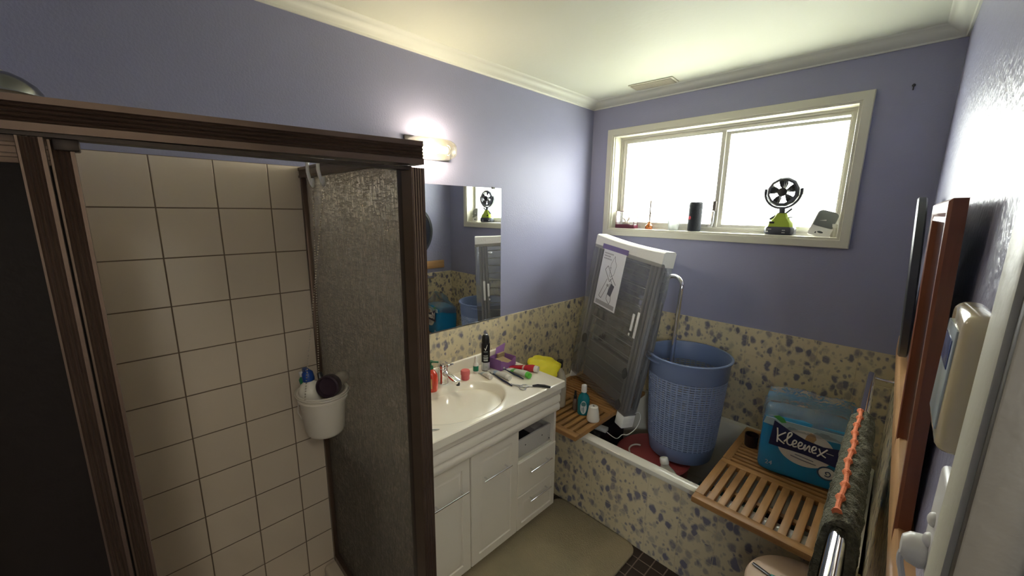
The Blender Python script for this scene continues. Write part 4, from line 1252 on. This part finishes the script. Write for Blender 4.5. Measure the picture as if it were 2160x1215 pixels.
b.rings([[(FC.x + r_ * math.cos(a), y_, FC.z + r_ * math.sin(a)) for r_, y_ in ((.0745, -.011), (.0845, -.011), (.0845, .011), (.0745, .011))] for a in [R(186 + 168 * k / 28) for k in range(29)]])
b.box((FC.x - .086, -.012, FC.z - .015), (FC.x - .072, .012, FC.z + .018), .005).box((FC.x + .072, -.012, FC.z - .015), (FC.x + .086, .012, FC.z + .018), .005)
b.build('fan_yoke', m_fan, t)
M_ = Matrix.Translation(FC) @ Matrix.Rotation(R(90), 4, 'X')
b = MB()
b.lathe([(.057, -.018), (.068, -.018), (.073, -.008), (.073, .012), (.066, .020), (.057, .021), (.057, -.018)], n=12, M=M_ @ Matrix.Rotation(R(15), 4, 'Z'), caps=False)
hd = b.build('fan_head', m_fan, t)
b = MB()
for k in range(32):
    a = 2 * PI * k / 32
    b.bar(M_ @ Vector((.020 * math.cos(a), .020 * math.sin(a), .020)), M_ @ Vector((.065 * math.cos(a + .35), .065 * math.sin(a + .35), .019)), .0013, .0018, (0, 1, 0))
b.lathe([(0, .016), (.021, .016), (.021, .021), (0, .022)], n=24, M=M_)
b.torus((FC.x, FC.y - .019, FC.z), .045, .0011, 'y', 32, 5)
b.build('fan_grille', m_black, hd)
b = MB()
for k in range(5):
    a = 2 * PI * k / 5 + .4
    rings = []
    for i in range(6):
        rad = .014 + .044 * i / 5
        wd = .24 + .16 * math.sin(PI * (i + 1) / 7)
        rings.append([M_ @ Vector((rad * math.cos(a + s), rad * math.sin(a + s), q)) for s, q in ((-wd, -.006), (0, .0), (wd, .006), (wd, .004), (0, -.002), (-wd, -.008))])
    b.rings(rings)
b.lathe([(0, -.012), (.015, -.012), (.016, .008), (0, .012)], n=20, M=M_)
b.build('fan_blades', m_black, hd)

# tilted white device and the small bottle behind it
t = thing('tilted_monitor', 'white and grey tilted handset stand at the right end of the sill', 'monitor', (1.308, .030, ZS), (0, 0, R(4)))
b = MB()
Mx = Matrix.Rotation(R(16), 4, 'Y') @ Matrix.Rotation(R(-14), 4, 'X')
def rrect(x0, x1, z0, z1, r, n=5):
    pts = []
    for cx_, cz_, a0 in ((x1 - r, z1 - r, 0), (x0 + r, z1 - r, PI / 2), (x0 + r, z0 + r * .2, PI), (x1 - r, z0 + r * .2, 3 * PI / 2)):
        for k in range(n + 1):
            a = a0 + PI / 2 * k / n
            rz = r if a0 < PI - .1 else r * .2
            pts.append((cx_ + r * math.cos(a), cz_ + rz * math.sin(a)))
    return pts
b.rings([[(x, y, z) for x, z in rrect(-.044, .044, 0.0, .128, .020)] for y in (-.009, .009)], M=Mx)
b.build('device_body', m_white, t)
b = MB(); b.rings([[(x, y, z) for x, z in rrect(-.040, .040, .048, .126, .018)] for y in (-.0085, -.0112)], M=Mx)
b.build('device_screen', P('grey_screen', (.13, .14, .14), rough=.3), t)
b = MB(); b.rings([[(.002 + .012 * math.cos(a), y, .022 + .005 * math.sin(a)) for a in [2 * PI * k / 16 for k in range(16)]] for y in (-.0085, -.010)], M=Mx)
b.box((-.018, -.010, .012), (-.012, -.0085, .020), M=Mx)
b.build('device_button', m_dark, t)
b = MB(); b.bar((.010, .009, .08), (.018, .032, .002), .03, .004, (0, 1, 0))
b.build('device_prop', m_white, t)
t = thing('small_tube', 'tiny white capped tube in the right corner of the sill', 'tube', (1.366, .048, ZS))
b = MB(); b.lathe([(0, 0), (.010, 0), (.012, .04), (.012, .045), (0, .046)], n=18)
b.build('tube_body', P('pale_tube', (.62, .60, .55), rough=.4), t)
b = MB(); b.lathe([(.012, .044), (.013, .048), (.012, .062), (0, .063)], n=18)
b.build('tube_cap', m_white, t)

# ------------------------------------------------------------------ benchtop items
ZV = TOPZ + .0004
t = thing('soap_dispenser', 'orange red liquid soap dispenser with green pump left of the tap', 'soap dispenser', (.108, -1.412, ZV), (0, 0, R(30)))
b = MB(); oval_stack(b, [(.030, .022, 0), (.035, .027, .008), (.036, .028, .05), (.033, .026, .085), (.020, .018, .102), (.012, .012, .108), (.011, .011, .115)])
b.build('soap_bottle', P('orange_red_soap', (.55, .045, .02), rough=.15, coat=.4), t)
b = MB(); b.box((-.018, -.0285, .022), (.020, -.0265, .072), .001)
b.build('soap_label', P('soap_label', (.55, .30, .12), rough=.4), t)
b = MB(); b.lathe([(0, .112), (.014, .112), (.014, .124), (.006, .127), (.005, .142), (.013, .144), (.013, .150), (0, .151)], n=18)
b.bar((0, 0, .147), (.034, .018, .142), .010, .007, (0, 0, 1), .002)
b.build('pump', P('dark_green_pump', (.01, .10, .045), rough=.35), t)

t = thing('pink_jar', 'small coral pink lidded jar beside the tap', 'jar', (.118, -1.212, ZV))
b = MB(); b.lathe([(0, 0), (.020, 0), (.022, .004), (.0215, .026), (0, .027)], n=28)
b.build('jar_body', P('coral_pink', (.62, .13, .14), rough=.35), t)
b = MB(); b.lathe([(0, .027), (.024, .027), (.024, .046), (.021, .050), (0, .050)], n=28)
b.build('jar_lid', P('coral_pink_lid', (.66, .15, .15), rough=.35), t)

t = thing('drops_bottle', 'small white nasal bottle with green label behind the pink jar', 'bottle', (.094, -1.122, ZV))
b = MB(); b.lathe([(0, 0), (.013, 0), (.0145, .003), (.0145, .05), (.010, .058), (.008, .062), (.007, .085), (.004, .094), (0, .095)], n=24)
b.build('bottle_body', m_white, t)
b = MB(); b.lathe([(.0149, .014), (.0149, .043)], n=24, caps=False)
b.build('bottle_label', P('green_label', (.01, .20, .12), rough=.4), t)

t = thing('deodorant_can', 'tall black deodorant spray can with white tick', 'spray can', (.097, -1.055, ZV))
b = MB(); b.lathe([(0, 0), (.022, 0), (.0235, .003), (.0235, .148), (.021, .156), (0, .157)], n=36)
b.build('can_body', P('can_black', (.022, .022, .026), rough=.25, metal=.3), t)
b = MB(); b.lathe([(.0205, .155), (.0215, .158), (.0215, .172), (.019, .192), (.012, .202), (0, .204)], n=28)
b.build('can_cap', m_black, t)
b = MB()
def on_can(mb, a, z, w_, h_, rr_=.0238):
    # small curved patch facing angle a
    n = 8
    mb.rings([[((rr_ + d) * math.cos(a - w_ / 2 + w_ * i / n), (rr_ + d) * math.sin(a - w_ / 2 + w_ * i / n), zz) for i in range(n + 1)] for zz, d in ((z, 0), (z + h_, 0))], False, False, False)
A0 = math.atan2(-2.379 + 1.055, 1.627 - .097)
on_can(b, A0, .004, 2.4, .045)
b.build('can_silver_base', P('can_silver', (.55, .56, .58), rough=.3, metal=.6), t)
b = MB(); on_can(b, A0, .058, 1.0, .010, .0239); on_can(b, A0, .072, 1.1, .008, .0239); on_can(b, A0, .086, 1.0, .004, .0239); on_can(b, A0, .110, .9, .002, .0239)
on_can(b, A0 + .1, .020, .35, .009, .0241)
b.build('can_printed_lines', P('can_grey_print', (.42, .46, .44), rough=.4), t)
b = MB()
rv = lambda a, z: (.0242 * math.cos(a), .0242 * math.sin(a), z)
b.tube([rv(A0 - .25, .132), rv(A0 - .05, .120), rv(A0 + .40, .150)], [.0012, .0022, .0010], 6)
b.build('can_tick', P('tick_white', (.8, .8, .8), rough=.4), t)

t = thing('purple_box', 'torn open purple cardboard box on the benchtop', 'box', (.118, -.950, ZV), (0, 0, R(6)))
m_pur = P('purple_card', (.28, .13, .36), rough=.5)
b = MB(); b.box((-.045, -.065, 0), (.045, .065, .002)).box((-.045, -.065, 0), (-.0435, .065, .060)).box((-.045, -.065, 0), (.045, -.0635, .060)).box((-.045, .0635, 0), (.045, .065, .050))
b.rings([[(x, y, z) for y, z in ((-.065, 0), (.065, 0), (.065, .050), (.045, .046), (.030, .034), (.0, .030), (-.02, .038), (-.045, .050), (-.065, .056))] for x in (.0435, .045)])
b.rings([[(-.045, -.01, .060), (-.045, .065, .060), (-.043, .065, .060), (-.043, -.01, .060)], [(-.060, .015, .088), (-.056, .088, .100), (-.054, .088, .100), (-.058, .015, .088)]])
b.build('box_card', m_pur, t)
b = MB(); b.box((-.040, -.055, .030), (.040, .040, .033), M=Matrix.Rotation(R(8), 4, 'Y')); b.box((-.042, .0, .02), (-.030, .055, .06))
b.build('box_liner', P('kraft_liner', (.36, .27, .15), rough=.7), t)

def tube_item(name, lab, tail, cap, r, cols, capcol, z=0, group=None):
    """squeezed tube lying on the top: flat crimped tail, round cap"""
    a, c = Vector(tail), Vector(cap); d = c - a; L = d.length; yaw_ = math.atan2(d.y, d.x)
    t = thing(name, lab, 'tube', (a.x, a.y, ZV + z), (0, 0, yaw_), group)
    b = MB(); rings = []
    for i in range(11):
        u = i / 10; x = u * (L - .022)
        ry = r * (1.25 - .25 * u); rz = r * min(1, .12 + 1.0 * u)
        rings.append([(x, ry * math.cos(2 * PI * k / 20), rz + rz * math.sin(2 * PI * k / 20)) for k in range(20)])
    x = L - .019; rings.append([(x, r * .6 * math.cos(2 * PI * k / 20), r + r * .6 * math.sin(2 * PI * k / 20)) for k in range(20)])
    b.rings(rings); b.build('tube_body', cols[0], t)
    if len(cols) > 1:
        b = MB(); rings = []
        for u in cols[2]:
            x = u * (L - .022); ry = r * (1.25 - .25 * u) + .0006; rz = r * min(1, .12 + 1.0 * u)
            rings.append([(x, ry * math.cos(2 * PI * k / 20), rz + (rz + .0006) * math.sin(2 * PI * k / 20)) for k in range(20)])
        b.rings(rings, False, False); b.build('tube_print', cols[1], t)
    b = MB(); M_ = Matrix.Translation((L - .022, 0, r)) @ Matrix.Rotation(R(90), 4, 'Y')
    b.lathe([(0, .0), (r * .92, .0), (r * .95, .003), (r * .88, .022), (0, .023)], n=24, M=M_)
    b.build('tube_cap', capcol, t)
    return t
tube_item('toothpaste_tube', 'shiny red toothpaste tube with white cap', (.160, -.925), (.322, -.876), .0190, [P('shiny_red', (.50, .012, .025), rough=.15, coat=.5), P('red_print_pale', (.55, .30, .30), rough=.3), (.55, .62)], m_white)
tube_item('toothpaste_tube', 'white toothpaste tube with green cap and green stripe', (.175, -.955), (.345, -.968), .0172, [P('tube_white', (.66, .68, .62), rough=.3), P('green_stripe', (.12, .42, .10), rough=.3), (.25, .42)], P('lime_cap', (.10, .50, .06), rough=.35))
tube_item('cream_tube', 'white cream tube with pale blue marks nearest the scissors', (.115, -1.045), (.290, -1.058), .0150, [P('tube_white2', (.66, .66, .64), rough=.3), P('pale_blue_print2', (.35, .45, .58), rough=.3), (.3, .5)], m_white)
tube_item('cream_tube', 'short white cream tube beside the deodorant can', (.105, -1.100), (.215, -1.122), .0140, [P('tube_white3', (.66, .66, .62), rough=.3), P('pale_blue_print3', (.40, .50, .58), rough=.3), (.3, .55)], m_white)

def brush(name, lab, a, c, col, z=.004):
    a, c = Vector(a), Vector(c); d = c - a; L = d.length
    t = thing(name, lab, 'toothbrush', (a.x, a.y, ZV + z), (0, 0, math.atan2(d.y, d.x)))
    b = MB(); b.tube([(0, 0, 0), (L * .2, 0, .002), (L * .4, .002, .001), (L * .75, 0, .002), (L, 0, .001)], [.003, .0048, .005, .0028, .004], 8)
    b.build('brush_handle', col, t)
    b = MB()
    for i in range(6):
        for j in (-1, 1): b.tube([(L - .024 + i * .0045, j * .0025, .003), (L - .024 + i * .0045, j * .0028, .012)], .0016, 5)
    b.build('bristles', m_white, t)
m_navy = P('navy_grip', (.018, .028, .07), rough=.35)
brush('toothbrush', 'navy and white toothbrush lying toward the basin edge', (.345, -1.098), (.150, -1.068), m_navy)
brush('toothbrush', 'dark blue toothbrush lying across the green striped tube', (.330, -1.000), (.150, -.985), m_navy, .006)

t = thing('scissors', 'small steel scissors open on the benchtop', 'scissors', (.372, -1.072, ZV), (0, 0, R(20)))
b = MB()
b.bar((-.052, .010, .003), (.006, -.006, .003), .006, .002, (0, 0, 1)); b.bar((-.052, -.006, .005), (.006, .008, .005), .006, .002, (0, 0, 1))
b.torus((.024, -.016, .004), .013, .0024, 'z', 20, 8, sx=1.25); b.torus((.024, .016, .004), .013, .0024, 'z', 20, 8, sx=1.25)
b.tube([(.0, 0, .004), (.012, -.010, .004)], .003, 8).tube([(.0, 0, .004), (.012, .010, .004)], .003, 8).lathe([(0, .006), (.003, .006), (.003, .0078), (0, .008)], (-.004, .001, 0), 10)
b.build('scissor_blades', m_steel, t)
t = thing('razor', 'black handled grooming tool at the front edge of the benchtop', 'razor', (.402, -1.040, ZV), (0, 0, R(38)))
b = MB(); b.tube([(.02, 0, .006), (.045, .006, .008), (.08, .006, .007), (.110, -.002, .006)], [.004, .0065, .007, .0055], 10)
b.build('tool_grip', m_black, t)
b = MB(); b.tube([(-.015, -.004, .004), (.02, 0, .006)], .0022, 8); b.tube([(-.015, .006, .003), (.02, 0, .006)], .0022, 8)
b.build('tool_tip', m_steel, t)
b = MB(); b.bar((-.014, -.006, .002), (.014, -.002, .002), .003, .002, (0, 0, 1)); b.bar((-.014, .004, .002), (.014, -.001, .002), .003, .002, (0, 0, 1))
tag(b.build('tweezers', m_steel, loc=(.415, -1.592, ZV), rot=(0, 0, R(60))), 'steel tweezers at the front left of the benchtop beside the shower post', 'tweezers')

# ------------------------------------------------------------------ bath mat
b = MB(); rings = []
for z, e in ((.0005, .0), (.010, .0), (.014, .004), (.0145, .012)):
    rings.append(rr_ring(.402 + e, .900 - e, -1.60 + e, -.757 - e, .055, z))
b.rings(rings)
tag(b.build('bath_mat', P('olive_beige_mat', (.37, .305, .195), rough=.95, bump=(160, .6), vary=(5, (.31, .265, .17), 1))), 'olive beige rounded bath mat between vanity and bath', 'bath mat')

# ------------------------------------------------------------------ stool with teal scissors
t = thing('round_stool', 'round beige topped stool below the right duckboard', 'stool', (1.552, -.945, 0))
b = MB(); b.lathe([(0, .385), (.150, .385), (.162, .392), (.165, .402), (.160, .412), (.145, .418), (0, .418)], n=64)
b.build('stool_seat', P('beige_stool_top', (.62, .46, .34), rough=.5), t)
for k in range(4):
    a = PI / 4 + k * PI / 2
    b = MB(); b.tube([(.095 * math.cos(a), .095 * math.sin(a), .386), (.118 * math.cos(a), .118 * math.sin(a), 0)], [.014, .011], 10)
    b.build('stool_leg', P('stool_leg_wood', (.30, .20, .12), rough=.5), t)
t = thing('garden_scissors', 'scissors with teal handles lying on the round stool', 'scissors', (1.455, -.945, .4182), (0, 0, R(-12)))
b = MB(); b.bar((-.055, .002, .004), (.02, 0, .004), .012, .003, (0, 0, 1), .001)
b.build('scissor_blade', P('dark_blade', (.10, .10, .10), rough=.3, metal=.8), t)
b = MB()
b.torus((.062, .018, .007), .022, .0052, 'z', 24, 8, sx=1.5, sy=.8); b.torus((.062, -.018, .007), .022, .0052, 'z', 24, 8, sx=1.5, sy=.8)
b.tube([(.005, 0, .006), (.032, .010, .007)], .006, 10).tube([(.005, 0, .006), (.032, -.010, .007)], .006, 10)
b.build('scissor_handles', P('teal_handle', (.005, .17, .17), rough=.35), t)

# ------------------------------------------------------------------ right wall
def WRv(y, out=0): return WR(y) - out
# pale timber board
t = thing('timber_wall_board', 'long pale timber board fixed along the right wall above the tiles', 'wall board', (WR(-.9), -.9, 1.11))
b = W((WR(-.9), -.9, 1.11))
for_ = [(-.10, 0), (-1.72, 0)]
b.rings([[(WR(y), y, 1.072), (WR(y) - .018, y, 1.072), (WR(y) - .022, y, 1.078), (WR(y) - .022, y, 1.142), (WR(y) - .018, y, 1.148), (WR(y), y, 1.148)] for y in (-.10, -1.72)])
b.build('board_timber', m_wood_board, t)
# round dark mirror, top tilted forward
t = thing('round_dark_mirror', 'round dark framed mirror seen edge on, top tilted off the right wall', 'mirror', (WR(-.5) - .004, -.50, 1.17), (0, R(-3.2), 0))
# local: z up from bottom, x toward room is negative
M_ = Matrix.Translation((0, 0, .265)) @ Matrix.Rotation(R(-90), 4, 'Y')
b = MB(); b.lathe([(0, 0), (.262, 0), (.268, .004), (.268, .020), (.262, .024), (.245, .024), (.240, .016), (0, .016)], n=72, M=M_)
b.build('round_frame', P('dark_grey_frame', (.045, .047, .05), rough=.35), t)
b = MB(); b.lathe([(0, .0165), (.239, .0165), (.239, .0172), (0, .0172)], n=64, M=M_)
b.build('round_glass', P('dark_mirror_glass', (.25, .27, .28), rough=.05, metal=1), t)

# brown framed picture, hanging tilted
t = thing('framed_picture', 'red brown wooden framed picture tilting off the right wall', 'picture frame', (WR(-1.35) - .002, -1.35, 1.092), (0, R(-2.1), R(.9)))
b = MB()
put2 = lambda u, v, h: (-h, u, v)
rect_sweep(b, -.200, .200, 0, .575, [(0, 0), (0, .015), (.004, .019), (.020, .019), (.026, .016), (.034, .018), (.038, .011), (.040, .006), (.040, 0)], put2, True)
b.build('picture_frame', m_frame_wood, t)
b = MB(); b.box((-.006, -.162, .038), (-.002, .162, .537))
b.build('picture_art', P('blue_grey_print', (.16, .24, .30), rough=.5, vary=(5, (.34, .36, .34), 1)), t)
b = MB(); b.box((-.0095, -.162, .038), (-.0075, .162, .537))
b.build('picture_glass', m_clear, t)

# beige control box
t = thing('wall_control_box', 'glossy cream control box with screen on the right wall by the door', 'control box', (WR(-1.74), -1.74, 1.47), (0, 0, R(.9)))
b = MB(); b.box((-.027, -.055, -.075), (0, .055, .075), .011, 4)
b.build('box_housing', P('glossy_cream_plastic', (.70, .60, .38), rough=.15, coat=.6), t)
b = MB(); b.box((-.0290, -.040, -.055), (-.0265, .040, .055), .004)
sc1 = b.build('box_screen', P('pale_screen', (.45, .52, .56), rough=.15), t)
b = MB(); b.box((-.0297, -.030, .010), (-.0289, .030, .042), .0004)
b.build('screen_band', P('navy_display', (.06, .08, .2), rough=.2), sc1)

# upright power point with switches and a plug
t = thing('power_point', 'white upright power point with plug beside the door architrave', 'power point', (WR(-1.775), -1.775, 1.305), (0, 0, R(.9)))
b = MB(); b.box((-.012, -.036, -.058), (0, .036, .058), .006, 3)
b.build('power_plate', m_white, t)
for z in (.006, -.020):
    b = MB(); b.ball((-.0125, -.004, z), .009, 14, 10, (.6, 1, .9))
    b.build('switch_knob', m_white, t)
b = MB(); b.lathe([(0, 0), (.017, 0), (.019, .004), (.017, .014), (.011, .020), (0, .021)], n=20, M=Matrix.Translation((-.012, 0, -.040)) @ Matrix.Rotation(R(-90), 4, 'Y'))
b.tube(smooth_pts([(-.028, 0, -.044), (-.030, 0, -.060), (-.022, -.004, -.10), (-.014, -.006, -.20)]), .0032, 8)
b.build('plug', m_white, t)

# towel rail and towel
RXf = lambda y: 1.6035 - .0125 * (y + .75)
t = thing('towel_rail', 'round chrome towel rail along the right wall', 'towel rail', (RXf(-.9), -.9, 1.0))
RZt = .998
b = W((RXf(-.9), -.9, 1.0)); ys = [-.27 - 1.50 * k / 12 for k in range(13)]
b.tube([(RXf(y), y, RZt) for y in ys], .0145, 24)
b.build('rail_bar', m_chrome, t)
for y in (-.29, -1.74):
    b = W((RXf(-.9), -.9, 1.0))
    b.tube([(RXf(y), y, RZt), (RXf(y) + .03, y, RZt - .004), (WR(y) - .010, y, RZt - .004)], [.006, .005, .006], 12)
    b.lathe([(0, 0), (.017, 0), (.017, .004), (.008, .010), (0, .011)], n=20, M=Matrix.Translation((WR(y) - .006, y, RZt - .004)) @ Matrix.Rotation(R(-90), 4, 'Y'))
    b.build('rail_bracket', m_chrome, t)
m_towel = P('olive_grey_towel', (.20, .20, .14), rough=.95, bump=(230, 1.0), vary=(60, (.13, .13, .09), 1))
t = thing('hand_towel', 'thick olive grey towel with orange crochet strip folded over the rail', 'towel', (RXf(-1.1), -1.1, RZt))
b = W((RXf(-1.1), -1.1, RZt)); rings = []
ny = 110
for j in range(ny + 1):
    y = -.775 - .635 * j / ny
    cxr = RXf(y); ring = []
    # cross-section: inverted U, outer then inner
    def cs(s, thick):
        # s from -1 (left bottom) .. 1 (right bottom)
        hw = .0215 + thick
        if abs(s) < .30:
            a = PI / 2 - (s / .30) * PI / 2
            return (hw * math.cos(a), hw * math.sin(a) * 1.05)
        side = 1 if s > 0 else -1
        u = (abs(s) - .30) / .70
        return (side * (hw + .006 * math.sin(u * 3)), -u * (.30 if side < 0 else .34))
    n1 = 44
    for i in range(n1 + 1):
        s = -1 + 2 * i / n1
        th_ = .006 if s < 0 else .010
        x, z = cs(s, th_)
        q = Vector((s * 9, y * 40, 0)); q2 = Vector((s * 30, y * 95, 4))
        d_ = noise.noise(q) * .006 + noise.noise(q2) * .0045
        L_ = math.hypot(x, max(z, 0) + .001) or 1
        nx = x / L_ if abs(s) < .3 else (1 if s > 0 else -1)
        nz = max(z, 0) / L_ if abs(s) < .3 else 0
        ring.append((cxr + x + nx * d_, y, RZt + z + nz * d_))
    for i in range(n1, -1, -1):
        s = -1 + 2 * i / n1
        x, z = cs(s, -.0068)
        ring.append((cxr + x, y, RZt + z))
    rings.append(ring)
b.rings(rings)
b.build('towel_cloth', m_towel, t)
b = W((RXf(-1.1), -1.1, RZt))
m_or = P('orange_crochet', (.90, .27, .12), rough=.8, bump=(200, .3))
pts = []; rad = []
nk = 10
for k in range(nk * 20 + 1):
    u = k / (nk * 20); y = -.785 - .605 * u
    ph = (k % 20) / 20
    rad.append(.0048 + .0048 * max(0, math.cos(2 * PI * ph)) ** 2.2)
    pts.append((RXf(y) - .007 + .0020 * math.sin(k * .09), y, RZt + .0335))
b.tube(pts, rad, 8)
b.build('crochet_trim', m_or, t)
# ------------------------------------------------------------------ lights
w_ = bpy.data.worlds.new('World'); SC.world = w_; w_.use_nodes = True
nt = w_.node_tree
bg = nt.nodes['Background']; bg.inputs[0].default_value = (.93, .98, 1, 1); bg.inputs[1].default_value = WORLD
def light(name, kind, loc, power, col, size=.1, rot=(0, 0, 0), sy=None):
    l = bpy.data.lights.new(name, kind); l.energy = power; l.color = col
    if kind == 'AREA':
        l.size = size
        if sy: l.shape = 'RECTANGLE'; l.size_y = sy
    else: l.shadow_soft_size = size
    o = bpy.data.objects.new(name, l); COL.objects.link(o); o.location = loc; o.rotation_euler = rot
    return o
p = light('window_portal', 'AREA', ((WX0 + WX1) / 2, .20, (WZ0 + WZ1) / 2), 1, (1, 1, 1), WX1 - WX0, (R(-90), 0, 0), WZ1 - WZ0)
p.data.cycles.is_portal = True
p = light('added_hall_opening_portal', 'AREA', (2.40, -3.66, 1.775), 1, (1, 1, 1), .9, (R(90), 0, 0), .65)  # guides sky light through the added hall opening
p.data.cycles.is_portal = True

light('lamp_light', 'POINT', (.054, LY, LZ), LAMP, (1, .83, .60), .034)
# added fill light on the hall ceiling, out of view, to brighten the bathroom
t = thing('added_hall_fill_light', 'added round fill light, unseen, on the hall ceiling beyond the door', 'added fill light', (2.5, -2.6, ZT))
b = MB(); b.lathe([(0, -.05), (.10, -.045), (.14, -.02), (.15, 0), (0, 0)], n=32)
b.build('fill_light_dome', P('added_fill_glow', (.9, .9, .85), emit=((1, .93, .8), HALL_FILL)), t)

# ------------------------------------------------------------------ camera
Q = dict(cx=1.6268, cy=-2.3786, cz=1.6416, yaw=0.78878, pitch=-0.19474, roll=-0.01173, f=825.58)
ca, sa = math.cos(Q['yaw']), math.sin(Q['yaw']); cb, sb = math.cos(Q['pitch']), math.sin(Q['pitch']); cc, sc2_ = math.cos(Q['roll']), math.sin(Q['roll'])
Rz = Matrix(((ca, -sa, 0), (sa, ca, 0), (0, 0, 1)))
Rx = Matrix(((1, 0, 0), (0, cb, -sb), (0, sb, cb)))
Ry = Matrix(((cc, 0, sc2_), (0, 1, 0), (-sc2_, 0, cc)))
Rm = Rz @ Rx @ Ry
right, fwd, up = Rm.col[0], Rm.col[1], Rm.col[2]
cm = Matrix((right, up, -fwd)).transposed().to_4x4(); cm.translation = (Q['cx'], Q['cy'], Q['cz'])
cam = bpy.data.cameras.new('camera'); cam.sensor_width = 36; cam.lens = Q['f'] / 2160 * 36; cam.clip_start = .01
co = bpy.data.objects.new('camera', cam); COL.objects.link(co); co.matrix_world = cm
SC.camera = co

SC.view_settings.view_transform = 'Standard'; SC.view_settings.look = 'None'
SC.view_settings.exposure = EXPO; SC.view_settings.gamma = 1; SC.view_settings.use_curve_mapping = False
SC.cycles.use_denoising = True
SC.cycles.max_bounces = 10; SC.cycles.diffuse_bounces = 6; SC.cycles.glossy_bounces = 5; SC.cycles.transparent_max_bounces = 24
SC.cycles.sample_clamp_indirect = 6
SC.cycles.caustics_reflective = False; SC.cycles.caustics_refractive = False
